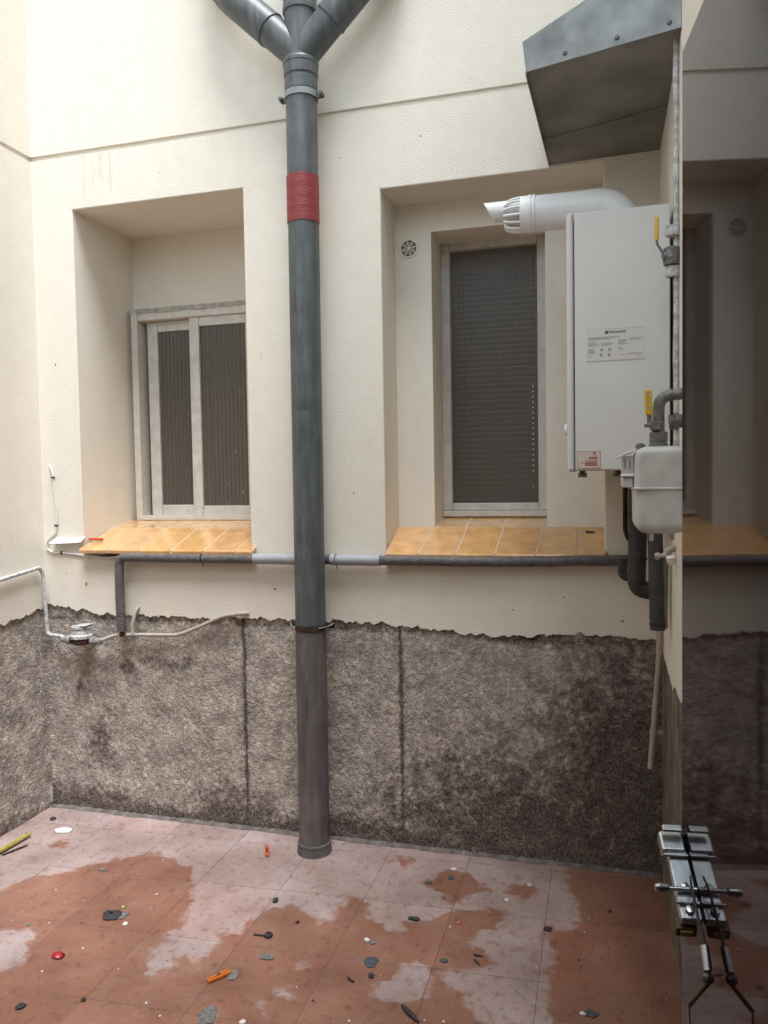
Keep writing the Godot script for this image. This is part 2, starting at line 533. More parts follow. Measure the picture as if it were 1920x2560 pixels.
func cement_material(w: int, h: int, metres: Vector2, left: bool) -> StandardMaterial3D:
	var n1 := noise_bytes(noise(0.014, 201, 5), w, h)
	var n2 := noise_bytes(noise(0.05, 202, 5), w, h)
	var grain := noise(0.19, 203, 2, FastNoiseLite.TYPE_CELLULAR)
	grain.cellular_return_type = FastNoiseLite.RETURN_DISTANCE
	var n3 := noise_bytes(grain, w, h)
	for i in n3.size(): n3[i] = 255 - n3[i]
	var n4 := noise_bytes(noise(0.035, 204, 4), w, h)
	var alb := PackedByteArray()
	alb.resize(w * h * 3)
	var dark_row := PackedFloat32Array()
	for y in h:
		for x in w:
			var i := y * w + x
			if x % 4 == 0 and y % 4 == 0:
				if dark_row.size() < w / 4 + 1: dark_row.resize(w / 4 + 1)
				var wx := x * metres.x / w + LEFT
				var wy := metres.y - y * metres.y / h
				dark_row[x / 4] = damp(wx, wy) if not left else clampf(0.75 - wy / 0.22 + 0.4 * sin(wx * 3.1), 0.0, 0.8)
			var a := n1[i] / 255.0
			var b := n2[i] / 255.0
			var c := n3[i] / 255.0
			var e := n4[i] / 255.0
			var dd := dark_row[x / 4]
			# dirt takes hold where the noise is below the local thickness: patches with edges and grain
			var s := clampf((dd * 1.15 - 0.15 - (0.42 * e + 0.33 * b + 0.25 * a) + 0.30) * 1.9, 0.0, 1.0)
			s *= 0.62 + 0.38 * clampf((0.62 - c) * 3.0 + 0.4, 0.0, 1.0)
			var tone := (0.80 + 0.34 * a) * (0.86 + 0.28 * b) * (0.82 + 0.30 * c)
			var light := clampf((c * 0.55 + b * 0.45 - 0.64) * 7.0, 0.0, 1.0) * 0.6 * (0.4 + 0.6 * e)
			var r := (174.0 * tone + 60.0 * light) * (1.0 - 0.43 * s)
			var g := (164.0 * tone + 60.0 * light) * (1.0 - 0.46 * s)
			var bl := (155.0 * tone + 58.0 * light) * (1.0 - 0.47 * s)
			alb[i * 3] = clampi(int(r), 0, 255)
			alb[i * 3 + 1] = clampi(int(g), 0, 255)
			alb[i * 3 + 2] = clampi(int(bl), 0, 255)
	var m := mat(Color.WHITE, 0.93, 0.0, 0.35)
	m.albedo_texture = ImageTexture.create_from_image(Image.create_from_data(w, h, false, Image.FORMAT_RGB8, alb))
	# grain of the roughcast
	var bump := PackedByteArray()
	bump.resize(w * h)
	for i in w * h:
		bump[i] = (n2[i] + 3 * n3[i]) / 4
	var bi := Image.create_from_data(w, h, false, Image.FORMAT_L8, bump)
	bi.convert(Image.FORMAT_RGBA8)
	bi.bump_map_to_normal_map(4.0)
	m.normal_enabled = true
	m.normal_texture = ImageTexture.create_from_image(bi)
	m.normal_scale = 0.55
	return m

# ---------------------------------------------------------------- walls
func ragged(mb: MB, back: MB, pts: Array, along: int, plane: float, thick: float, y_top: float, seed_: int, out: Vector3) -> void:
	# strip of plaster from a broken lower edge (given as [along, y]) up to y_top; back gets the broken edge itself
	var f := noise(1.0, seed_, 3)
	var prev := []
	for k in pts.size() - 1:
		var steps := int(ceil(absf(pts[k + 1][0] - pts[k][0]) / 0.009))
		for s in steps + (1 if k == pts.size() - 2 else 0):
			var t := float(s) / steps
			var q := lerpf(pts[k][0], pts[k + 1][0], t)
			var y := lerpf(pts[k][1], pts[k + 1][1], t) + 0.014 * f.get_noise_1d(q * 14.0) + 0.007 * f.get_noise_1d(q * 60.0 + 50.0) + 0.025 * maxf(0.0, f.get_noise_1d(q * 17.0 + 300.0) - 0.2)
			var a := Vector3(q, y, plane) if along == 0 else Vector3(plane, y, q)
			var b := Vector3(q, y_top, plane) if along == 0 else Vector3(plane, y_top, q)
			var c := a - out * thick + Vector3(0, 0.004 * f.get_noise_1d(q * 90.0), 0)
			if prev:
				mb.quad(prev[0], a, b, prev[1], out)
				back.quad(prev[0], a, c, prev[2], Vector3.DOWN)
			prev = [a, b, c]

func rough_panel(x0: float, x1: float, y0: float, y1: float, step: float, to_world: Callable, out: Vector3, uv_of: Callable, seed_: int, amp: float, rim := 0.006) -> MB:
	# a slab of roughcast: bumps are real relief; its rim turns back into the joint
	var mb := MB.new()
	var nx := int((x1 - x0) / step) + 1
	var ny := int((y1 - y0) / step) + 1
	var f := noise(1.0, seed_, 3)
	var g := noise(1.0, seed_ + 1, 1, FastNoiseLite.TYPE_CELLULAR)
	var pts := []
	var uvs := []
	for j in ny:
		for i in nx:
			var u := lerpf(x0, x1, float(i) / (nx - 1))
			var w := lerpf(y0, y1, float(j) / (ny - 1))
			var d := amp * (0.25 * f.get_noise_2d(u * 40.0, w * 40.0) - 0.7 * g.get_noise_2d(u * 62.0, w * 62.0) - 0.3 + 0.8 * f.get_noise_2d(u * 7.0 + 40.0, w * 7.0))
			if i == 0 or i == nx - 1:
				d -= rim
				if rim > 0.0: u += 0.0032 * f.get_noise_2d(w * 60.0, u * 9.0)
			pts.append(to_world.call(u, w, d))
			uvs.append(uv_of.call(u, w))
	mb.grid(pts, nx, ny, out, [], uvs)
	return mb

func build_back_wall() -> void:
	var t := thing("back_wall", "cream plastered wall with two recessed windows above a rough cement base", "wall")
	var F := Vector3(0, 0, 1)
	var mb := MB.new()
	var sm := MB.new()
	var c := 0.006
	var n1 := [-2.112, -1.335, 2.555]
	var n2 := [-0.775, 0.02, 2.487]
	var g0 := 2.776
	var g1 := 2.796
	# faces in front, round the two recesses
	mb.rect(2, 0.0, LEFT, n1[0] - c, 1.10, g0, F)
	mb.rect(2, 0.0, n1[1] + c, n2[0] - c, 1.10, g0, F)
	mb.rect(2, 0.0, n2[1] + c, RIGHT, 1.10, g0, F)
	mb.rect(2, 0.0, n2[0] - c, n2[1] + c, n2[2] + c, g0, F)
	mb.rect(2, 0.0, LEFT, RIGHT, g1, TOP, F)
	mb.rect(2, 0.0, LEFT, RIGHT, 0.95, 1.10, F)
	# above the left recess: dirty drips below the groove are stains in the paint
	var nx := 150
	var ny := 42
	var pts := []
	var cols := []
	var fn := noise(1.0, 71, 3)
	for j in ny:
		for i in nx:
			var x := lerpf(n1[0] - c, n1[1] + c, float(i) / (nx - 1))
			var y := lerpf(n1[2] + c, g0, float(j) / (ny - 1))
			pts.append(Vector3(x, y, 0))
			var s := 0.0
			for d in [[-2.05, 0.20, 0.5], [-2.005, 0.17, 0.35], [-1.975, 0.12, 0.6], [-1.963, 0.15, 0.4], [-1.925, 0.19, 0.6], [-1.88, 0.14, 0.35], [-2.08, 0.1, 0.3], [-1.72, 0.07, 0.25]]:
				var dx: float = absf(x - d[0] - 0.004 * fn.get_noise_1d(y * 12.0 + d[0] * 9.0))
				if g0 - y < d[1] * (0.9 + 0.3 * fn.get_noise_1d(x * 200.0)):
					s = maxf(s, d[2] * clampf(1.4 - dx / 0.005, 0.0, 1.0) * (0.7 + 0.5 * fn.get_noise_2d(x * 90.0, y * 30.0)))
			s = clampf(s + 0.10 * clampf(fn.get_noise_2d(x * 30.0, y * 3.0), 0, 1), 0.0, 1.0)
			cols.append(Color.WHITE.lerp(Color(0.68, 0.67, 0.62), s))
	mb.grid(pts, nx, ny, F, cols)
	# groove
	mb.rect(2, -0.011, LEFT - 0.04, RIGHT + 0.04, g0 - 0.002, g1 + 0.002, F)
	mb.rect(1, g0, LEFT - 0.03, RIGHT + 0.03, -0.014, 0.0, Vector3.UP)
	mb.rect(1, g1, LEFT - 0.03, RIGHT + 0.03, -0.014, 0.0, Vector3.DOWN)
	# ragged lower edge
	var edge := MB.new()
	var e := [[LEFT, 0.894], [-2.25, 0.885], [-2.124, 0.869], [-1.943, 0.855], [-1.788, 0.86], [-1.595, 0.856], [-1.387, 0.863], [-1.148, 0.866], [-1.032, 0.866], [-0.76, 0.862], [-0.7, 0.853], [-0.555, 0.842], [-0.383, 0.828], [-0.216, 0.838], [-0.054, 0.846], [0.103, 0.845], [RIGHT, 0.833]]
	ragged(mb, edge, e, 0, 0.0, 0.018, 0.95, 5, F)
	# recesses: chamfered arrises, jambs and head, back walls
	for q in [[n1[0], n1[1], n1[2], -0.42], [n2[0], n2[1], n2[2], -0.20]]:
		var x0: float = q[0]; var x1: float = q[1]; var y1: float = q[2]; var zb: float = q[3]
		for s in [[Vector3(x0 - c, 1.10, 0), Vector3(x0 - c, y1 + c, 0), Vector3(x0, y1, -c), Vector3(x0, 1.10, -c), Vector3(1, 0, 0)],
			[Vector3(x1 + c, 1.10, 0), Vector3(x1 + c, y1 + c, 0), Vector3(x1, y1, -c), Vector3(x1, 1.10, -c), Vector3(-1, 0, 0)],
			[Vector3(x0 - c, y1 + c, 0), Vector3(x1 + c, y1 + c, 0), Vector3(x1, y1, -c), Vector3(x0, y1, -c), Vector3(0, -1, 0)]]:
			sm.tri(s[0], s[1], s[2], F, F, s[4])
			sm.tri(s[0], s[2], s[3], F, s[4], s[4])
		sm.rect(0, x0, 1.10, y1, zb, -c, Vector3(1, 0, 0))
		sm.rect(0, x1, 1.10, y1, zb, -c, Vector3(-1, 0, 0))
		sm.rect(1, y1, x0, x1, zb, -c, Vector3.DOWN)
		sm.rect(1, 1.10, x0, x1, zb, 0.0, Vector3.UP)
	# back of the left recess round its window
	sm.rect(2, -0.42, n1[0], -2.085, 1.10, n1[2], F)
	sm.rect(2, -0.42, -2.085, -1.415, 2.208, n1[2], F)
	sm.rect(2, -0.42, -1.415, n1[1], 1.10, n1[2], F)
	sm.rect(2, -0.42, -2.085, -1.415, 1.10, 1.238, F)
	# back of the right recess and the deeper reveal of its window
	var wx0 := -0.628; var wx1 := -0.190; var wy := 2.376
	var duct := MB.new()
	var vc := Vector2(-0.717, 2.32)
	var vr := 0.031
	var vs := 0.040
	sm.rect(2, -0.20, n2[0], vc.x - vs, 1.10, n2[2], F)
	sm.rect(2, -0.20, vc.x + vs, wx0, 1.10, n2[2], F)
	sm.rect(2, -0.20, vc.x - vs, vc.x + vs, 1.10, vc.y - vs, F)
	sm.rect(2, -0.20, vc.x - vs, vc.x + vs, vc.y + vs, n2[2], F)
	for k in 32:
		var q := []
		for kk in [k, k + 1]:
			var d := Vector2.from_angle(TAU * kk / 32.0)
			var sq := d * vs / maxf(absf(d.x), absf(d.y))
			q.append([Vector3(vc.x + d.x * vr, vc.y + d.y * vr, -0.20), Vector3(vc.x + sq.x, vc.y + sq.y, -0.20), Vector3(vc.x + d.x * vr, vc.y + d.y * vr, -0.95), -Vector3(d.x, d.y, 0)])
		sm.quad(q[0][0], q[1][0], q[1][1], q[0][1], F)
		duct.quad(q[0][0], q[1][0], q[1][2], q[0][2], q[0][3])
		duct.face(q[0][2], q[1][2], Vector3(vc.x, vc.y, -0.95), F)
	sm.rect(2, -0.20, wx1, n2[1], 1.10, n2[2], F)
	sm.rect(2, -0.20, wx0, wx1, wy, n2[2], F)
	sm.rect(0, wx0, 1.10, wy, -0.44, -0.20, Vector3(1, 0, 0))
	sm.rect(0, wx1, 1.10, wy, -0.44, -0.20, Vector3(-1, 0, 0))
	sm.rect(1, wy, wx0, wx1, -0.44, -0.20, Vector3.DOWN)
	sm.rect(2, -0.42, wx0, wx1, 1.10, 1.25, F)
	mb.has_col = true
	sm.has_col = true
	part("plaster", mb, M.plaster, t)
	part("recess_lining", sm, M.smooth, t)
	part("broken_edge", edge, M.edge, t)
	part("vent_duct", duct, M.mortar, t)
	# cement base in three slabs with open joints, and the wall core behind the joints
	var core := MB.new()
	core.rect(2, -0.020, LEFT - 0.06, RIGHT + 0.06, -0.02, 1.0, F)
	part("wall_core", core, M.mortar, t)
	var cm := cement_material(1536, 576, Vector2(RIGHT - LEFT, 0.94), false)
	for s in [[LEFT - 0.03, -1.3855], [-1.3825, -0.7325], [-0.7290, RIGHT + 0.02]]:
		var p := rough_panel(s[0], s[1], -0.01, 0.915, 0.005,
			func(u, w, d): return Vector3(u, w, -0.010 + d), F,
			func(u, w): return Vector2(clampf((u - LEFT) / (RIGHT - LEFT), 0.002, 0.998), clampf(1.0 - w / 0.94, 0.003, 0.997)), 300, 0.0032)
		part("cement_panel", p, cm, t)
	# mortar fillet where the wall meets the floor
	var fil := MB.new()
	var fp := []
	var ff := noise(1.0, 91, 3)
	var fx := 240
	for j in 3:
		for i in fx:
			var x := lerpf(LEFT, RIGHT, float(i) / (fx - 1))
			var w := 0.012 + 0.010 * ff.get_noise_1d(x * 9.0)
			fp.append([Vector3(x, 0.008 + 0.006 * ff.get_noise_1d(x * 30.0), -0.012), Vector3(x, 0.008, w * 0.5), Vector3(x, 0.0005, w)][j])
	fil.grid(fp, fx, 3, Vector3(0, 1, 1))
	part("mortar_fillet", fil, grained(lin(0.25, 0.21, 0.195), 0.95, 0, 0.4, 3.0, 22, 0.02, 4.0), t)
	# chips and old fixing holes in the plaster
	for q in [[-2.105, 0.985, 0.006, 0.011], [-2.20, 1.03, 0.003, 0.005], [-1.235, 0.985, 0.008, 0.004], [-1.12, 0.96, 0.004, 0.006], [-0.55, 1.03, 0.003, 0.003], [-0.90, 1.36, 0.003, 0.005], [-1.27, 1.9, 0.002, 0.004], [-0.93, 2.62, 0.003, 0.003], [-0.62, 2.66, 0.004, 0.003], [-2.22, 1.92, 0.004, 0.006], [-0.30, 0.93, 0.004, 0.003], [-0.12, 0.98, 0.003, 0.004], [0.08, 0.90, 0.007, 0.005], [-1.70, 2.66, 0.003, 0.003]]:
		var ch := MB.new()
		var cp := PackedVector2Array()
		for k in 7:
			var rr := 0.6 + 0.5 * rng.randf()
			cp.append(Vector2(cos(TAU * k / 7) * q[2], sin(TAU * k / 7) * q[3]) * rr)
		ch.prism(Vector3(q[0], q[1], 0.0002), Vector3.RIGHT, Vector3.UP, F, 0.0008, cp)
		part("chip", ch, M.edge, t)
	# unlit rooms behind the two windows
	for r in [[-2.3, -1.2, 1.05, 2.45], [-0.66, -0.1, 1.05, 2.45]]:
		var room := MB.new()
		room.rect(2, -1.4, r[0], r[1], r[2], r[3], F)
		room.rect(0, r[0], r[2], r[3], -1.4, -0.445, Vector3(1, 0, 0))
		room.rect(0, r[1], r[2], r[3], -1.4, -0.445, Vector3(-1, 0, 0))
		room.rect(1, r[2], r[0], r[1], -1.4, -0.445, Vector3.UP)
		room.rect(1, r[3], r[0], r[1], -1.4, -0.445, Vector3.DOWN)
		part("room_behind", room, M.room, t)

func build_side_walls() -> void:
	var R := Vector3(1, 0, 0)
	var t := thing("left_wall", "pale plastered side wall beside the water meter, groove continuing round the corner", "wall")
	var mb := MB.new()
	var edge := MB.new()
	mb.rect(0, LEFT, 0.95, 2.776, 0.0, FRONT, R)
	mb.rect(0, LEFT, 2.796, TOP, 0.0, FRONT, R)
	mb.rect(0, LEFT - 0.011, 2.774, 2.798, -0.04, FRONT, R)
	mb.rect(1, 2.776, LEFT - 0.011, LEFT, -0.011, FRONT, Vector3.UP)
	mb.rect(1, 2.796, LEFT - 0.011, LEFT, -0.011, FRONT, Vector3.DOWN)
	ragged(mb, edge, [[0.0, 0.883], [0.115, 0.866], [0.271, 0.854], [0.9, 0.87], [FRONT, 0.86]], 2, LEFT, 0.018, 0.95, 15, R)
	mb.has_col = true
	part("plaster", mb, M.plaster, t)
	part("broken_edge", edge, M.edge, t)
	var cm := cement_material(1280, 512, Vector2(FRONT, 0.94), true)
	var p := rough_panel(-0.03, FRONT, -0.01, 0.915, 0.0085,
		func(u, w, d): return Vector3(LEFT - 0.010 + d, w, u), R,
		func(u, w): return Vector2(clampf(u / FRONT, 0.002, 0.998), clampf(1.0 - w / 0.94, 0.003, 0.997)), 330, 0.0042, 0.0)
	part("cement_panel", p, cm, t)
	var core := MB.new()
	core.rect(0, LEFT - 0.024, -0.02, 1.0, -0.05, FRONT, R)
	part("wall_core", core, M.mortar, t)

	t = thing("right_wall", "cream side wall behind the boiler and the open metal door", "wall")
	mb = MB.new()
	edge = MB.new()
	var L := Vector3(-1, 0, 0)
	mb.rect(0, RIGHT, 0.95, TOP_RIGHT, -0.02, FRONT, L)
	mb.rect(1, TOP_RIGHT, RIGHT, RIGHT + 0.25, -0.02, FRONT, Vector3.UP)
	mb.rect(0, RIGHT + 0.25, 0.0, TOP_RIGHT, -0.02, FRONT, R)
	ragged(mb, edge, [[0.0, 0.83], [0.2, 0.81], [0.45, 0.79], [0.6, 0.82], [FRONT, 0.8]], 2, RIGHT, 0.012, 0.95, 25, L)
	mb.has_col = true
	part("plaster", mb, M.smooth, t)
	part("broken_edge", edge, M.edge, t)
	var q := rough_panel(-0.03, FRONT, -0.01, 0.915, 0.012,
		func(u, w, d): return Vector3(RIGHT + 0.006 - d, w, u), L,
		func(u, w): return Vector2(u / FRONT, 1.0 - w / 0.94), 350, 0.0015, 0.0)
	core = MB.new()
	core.rect(0, RIGHT + 0.02, -0.02, 1.0, -0.05, FRONT, L)
	part("wall_core", core, M.mortar, t)
	part("base_coat", q, grained(lin(0.30, 0.26, 0.20), 0.9, 0, 0.45, 1.6, 93, 0.02), t, "olive brown rough lower coat")  # lower coat in a darker olive brown than the wall above

	t = thing("front_wall", "plastered wall with the doorway that the open door belongs to", "wall")
	mb = MB.new()
	var B := Vector3(0, 0, -1)
	var d0 := -0.66
	var d1 := RIGHT
	mb.rect(2, FRONT, LEFT - 0.05, d0, 0.0, TOP_FRONT, B)
	mb.rect(2, FRONT, d0, d1 + 0.05, 2.03, TOP_FRONT, B)
	mb.rect(1, TOP_FRONT, LEFT, d1, FRONT, FRONT + 0.2, Vector3.UP)
	mb.rect(2, FRONT + 0.2, LEFT, d1 + 0.05, 2.4, TOP_FRONT, Vector3(0, 0, 1))
	mb.rect(0, d0, 0.0, 2.03, FRONT, FRONT + 0.2, R)
	mb.rect(0, d1, 0.0, 2.03, FRONT, FRONT + 0.2, L)
	mb.rect(1, 2.03, d0, d1, FRONT, FRONT + 0.2, Vector3.DOWN)
	mb.has_col = true
	part("plaster", mb, M.smooth, t)
	# hallway the photographer stands in
	var h := MB.new()
	h.rect(2, 4.6, -1.2, 1.2, 0.0, 2.4, B)
	h.rect(0, -1.2, 0.0, 2.4, FRONT + 0.2, 4.6, R)
	h.rect(0, 1.2, 0.0, 2.4, FRONT + 0.2, 4.6, L)
	h.rect(1, 2.4, -1.2, 1.2, FRONT + 0.2, 4.6, Vector3.DOWN)
	h.rect(2, FRONT + 0.2, -1.2, d0, 0.0, 2.4, Vector3(0, 0, 1))
	h.rect(2, FRONT + 0.2, d1, 1.2, 0.0, 2.4, Vector3(0, 0, 1))
	h.rect(2, FRONT + 0.2, d0, d1, 2.03, 2.4, Vector3(0, 0, 1))
	h.rect(1, 0.0, -1.2, 1.2, FRONT, 4.6, Vector3.UP)
	part("hallway_lining", h, M.hall, t)

func build_floor() -> void:
	var t := Node3D.new()
	t.name = "pavement"
	add_child(t)
	t.set_meta("kind", "structure")
	var bed := MB.new()
	bed.rect(1, -0.0008, LEFT - 0.05, RIGHT + 0.05, -0.05, FRONT + 0.02, Vector3.UP)
	part("mortar_bed", bed, grained(lin(0.25, 0.18, 0.165), 0.9, 0, 0.3, 3.0, 23, 0.02), t)
	var fm := floor_material()
	var fms := [fm]
	for c in [Color(0.955, 0.95, 0.945), Color(1.0, 0.975, 0.965), Color(0.975, 0.985, 0.985)]:
		var d := fm.duplicate()
		d.albedo_color = c
		fms.append(d)
	var f := noise(1.0, 401, 2)
	var xs := [LEFT - 0.02]
	var x := -0.167 - 0.3 * 7
	while x < RIGHT - 0.02:
		xs.append(x)
		x += 0.3
	xs.append(RIGHT + 0.02)
	var zs := [-0.03]
	var z := 0.335 - 0.32
	z = 0.06
	for k in 9:
		zs.append(z)
		z += 0.315
	zs.append(FRONT + 0.02)
	for i in xs.size() - 1:
		for k in zs.size() - 1:
			var g := 0.0004
			var a: float = xs[i] + g
			var b: float = xs[i + 1] - g
			if b - a < 0.03: continue
			var mb := MB.new()
			var h := 0.0003 * f.get_noise_2d(i * 13.0, k * 29.0)
			var corner := []
			for q in [[a, zs[k] + g], [b, zs[k] + g], [b, zs[k + 1] - g], [a, zs[k + 1] - g]]:
				var sh: float = -0.05 * (q[0] + 0.5) if q[1] > 0.0 and q[1] < FRONT else 0.0
				corner.append(Vector3(q[0], h + 0.0002 * f.get_noise_2d(q[0] * 70.0, q[1] * 70.0), clampf(q[1] + sh, -0.03, FRONT + 0.02)))
			if absf(corner[3].z - corner[0].z) < 0.01: continue
			var cen: Vector3 = (corner[0] + corner[2]) * 0.5
			var inner := []
			for p in corner:
				inner.append(p + (cen - p).normalized() * 0.002)
			var uvf := func(p: Vector3): return (Vector2(p.x, p.z) - FLOOR_OFF) / FLOOR_SIZE
			for s in [[0, 1, 2], [0, 2, 3]]:
				mb.tri(inner[s[0]], inner[s[1]], inner[s[2]], Vector3.UP, Vector3.UP, Vector3.UP, uvf.call(inner[s[0]]), uvf.call(inner[s[1]]), uvf.call(inner[s[2]]))
			for e in 4:
				var e2 := (e + 1) % 4
				var lo1: Vector3 = corner[e] + Vector3(0, -0.0007, 0)
				var lo2: Vector3 = corner[e2] + Vector3(0, -0.0007, 0)
				var o: Vector3 = ((corner[e] + corner[e2]) * 0.5 - cen).normalized()
				mb.tri(inner[e], inner[e2], lo2, Vector3.UP, Vector3.UP, o, uvf.call(inner[e]), uvf.call(inner[e2]), uvf.call(lo2))
				mb.tri(inner[e], lo2, lo1, Vector3.UP, o, o, uvf.call(inner[e]), uvf.call(lo2), uvf.call(lo1))
				var d1 := lo1 + Vector3(0, -0.004, 0)
				var d2 := lo2 + Vector3(0, -0.004, 0)
				mb.tri(lo1, lo2, d2, o, o, o, uvf.call(lo1), uvf.call(lo2), uvf.call(d2))
				mb.tri(lo1, d2, d1, o, o, o, uvf.call(lo1), uvf.call(d2), uvf.call(d1))
			mb.has_uv = true
			part("tile", mb, fms[(i * 7 + k * 5 + i * k) % 4], t)

# ---------------------------------------------------------------- windows and sills
func pane_mesh(x0: float, x1: float, y0: float, y1: float, z: float, relief: Callable, nx: int, ny: int) -> MB:
	var mb := MB.new()
	var pts := []
	for j in ny:
		for i in nx:
			var x := lerpf(x0, x1, float(i) / (nx - 1))
			var y := lerpf(y0, y1, float(j) / (ny - 1))
			pts.append(Vector3(x, y, z + relief.call(x, y)))
	mb.grid(pts, nx, ny, Vector3(0, 0, 1))
	return mb

func specks(area: Rect2, z: float, count: int, low: float, size: float) -> MB:
	var mb := MB.new()
	for k in count:
		var u := rng.randf()
		var w := pow(rng.randf(), low)
		var p := Vector3(area.position.x + area.size.x * u, area.position.y + area.size.y * w, z)
		var s := size * (0.35 + rng.randf() * rng.randf() * 2.2)
		var pts := PackedVector2Array()
		var tall := 1.0 + rng.randf() * 1.5
		for q in 6:
			var r := s * (0.5 + 0.5 * rng.randf())
			pts.append(Vector2(cos(TAU * q / 6) * r, sin(TAU * q / 6) * r * tall))
		mb.prism(p, Vector3.RIGHT, Vector3.UP, Vector3(0, 0, 1), 0.0006, pts)
	return mb

func sash(root: Node3D, x0: float, x1: float, y0: float, y1: float, z: float, sl: float, sr: float, rt: float, rb: float, second: bool) -> void:
	var s := Node3D.new()
	s.name = numbered(root, "sash")
	root.add_child(s, true)
	var d := 0.022
	for q in [[x0, x0 + sl], [x1 - sr, x1]]:
		var mb := MB.new()
		mb.box(Vector3((q[0] + q[1]) / 2, (y0 + y1) / 2, z), Vector3(q[1] - q[0], y1 - y0, d), Basis.IDENTITY, 0.002)
		part("stile", mb, M.alu, s)
	for q in [[y0, y0 + rb], [y1 - rt, y1]]:
		var mb := MB.new()
		mb.box(Vector3((x0 + sl + x1 - sr) / 2, (q[0] + q[1]) / 2, z - 0.001), Vector3(x1 - sr - x0 - sl, q[1] - q[0], d - 0.003), Basis.IDENTITY, 0.002)
		part("rail", mb, M.alu, s)
	var gx0 := x0 + sl - 0.004
	var gx1 := x1 - sr + 0.004
	var pn := pane_mesh(gx0, gx1, y0 + rb - 0.004, y1 - rt + 0.004, z - 0.003, func(x, _y): return 0.0042 * absf(sin(x * PI / 0.020)), int((gx1 - gx0) / 0.0016), 2)
	part("pane", pn, M.glass, s, "dark reeded glass with vertical ribs")
	var sp := part("paint_flecks", specks(Rect2(x0 + sl + 0.01, y0 + rb + 0.005, x1 - sr - x0 - sl - 0.02, (y1 - y0) * 0.62), z + 0.0005, 26 if not second else 20, 2.0, 0.0030), M.speck, s)
	sp.set_meta("kind", "stuff")

func build_windows() -> void:
	var t := thing("sliding_window", "sliding aluminium window with two reeded dark panes above the left tiled sill", "window")
	var fz := -0.392
	for q in [["jamb", -2.085, -2.052, 1.238, 2.208], ["jamb", -1.45, -1.415, 1.238, 2.208]]:
		var mb := MB.new()
		mb.box(Vector3((q[1] + q[2]) / 2, (q[3] + q[4]) / 2, fz), Vector3(q[2] - q[1], q[4] - q[3], 0.075), Basis.IDENTITY, 0.002)
		part("frame_side", mb, M.alu_old, t)
	for q in [["frame_head", 2.160, 2.208, 0.0], ["frame_foot", 1.238, 1.258, 0.006]]:
		var mb := MB.new()
		mb.box(Vector3(-1.751, (q[1] + q[2]) / 2, fz + q[3] - 0.001), Vector3(0.600, q[2] - q[1], 0.073), Basis.IDENTITY, 0.002)
		part(q[0], mb, M.alu_old, t)
	# overlap of old plaster smeared on the frame
	var smear := MB.new()
	var sp := PackedVector2Array()
	var f := noise(1.0, 601, 3)
	for k in 60:
		var x := lerpf(-2.10, -1.40, k / 59.0)
		sp.append(Vector2(x, 2.205 + 0.008 + 0.002 * f.get_noise_1d(x * 30.0)))
	for k in 60:
		var x := lerpf(-1.40, -2.10, k / 59.0)
		sp.append(Vector2(x, 2.192 + 0.005 * f.get_noise_1d(x * 12.0 + 90.0)))
	smear.prism(Vector3(0, 0, -0.356), Vector3.RIGHT, Vector3.UP, Vector3(0, 0, 1), 0.003, sp)
	part("plaster_smear", smear, M.smear, t)
	sash(t, -2.026, -1.708, 1.258, 2.158, -0.407, 0.053, 0.05, 0.046, 0.049, false)
	sash(t, -1.791, -1.462, 1.258, 2.160, -0.376, 0.049, 0.05, 0.042, 0.045, true)
	# right window
	t = thing("fixed_window", "tall narrow window of dark square patterned glass beside the boiler", "window")
	var z := -0.405
	for q in [[-0.628, -0.590], [-0.234, -0.192]]:
		var mb := MB.new()
		mb.box(Vector3((q[0] + q[1]) / 2, 1.825, z), Vector3(q[1] - q[0], 1.10, 0.05), Basis.IDENTITY, 0.003)
		part("frame_side", mb, M.alu, t)
	var hd := MB.new()
	hd.box(Vector3(-0.412, 2.372 - 0.0, z - 0.001), Vector3(0.356, 0.05 - 0.004, 0.048), Basis.IDENTITY, 0.003)
	part("frame_head", hd, M.alu, t)
	var ft := MB.new()
	ft.box(Vector3(-0.412, 1.290, z - 0.001), Vector3(0.356, 0.030, 0.048), Basis.IDENTITY, 0.003)
	part("frame_foot", ft, M.alu, t)
	var led := MB.new()
	led.box(Vector3(-0.41, 1.262, z + 0.012), Vector3(0.432, 0.024, 0.06), Basis.IDENTITY, 0.003)
	part("ledge", led, M.alu_old, t)
	var pn := pane_mesh(-0.594, -0.230, 1.301, 2.353, z - 0.006, func(x, y): return 0.0012 * minf(1.0, 2.2 * absf(sin(x * PI / 0.0225))) * minf(1.0, 2.2 * absf(sin(y * PI / 0.0225))), 168, 480)
	part("pane", pn, M.glass_square, t, "dark pressed glass with a grid of small squares")
	var bd := MB.new()  # column of small white dashes at the front of the pane
	for k in 17:
		bd.box(Vector3(-0.2555, 1.435 + k * 0.0216, z + 0.0005), Vector3(0.0042, 0.0075, 0.004), Basis.IDENTITY, 0.0015)
	part("white_dashes", bd, M.bead, t)
	var fl := part("paint_flecks", specks(Rect2(-0.58, 1.32, 0.33, 1.0), z + 0.0005, 9, 1.2, 0.0028), M.speck, t)
	fl.set_meta("kind", "stuff")

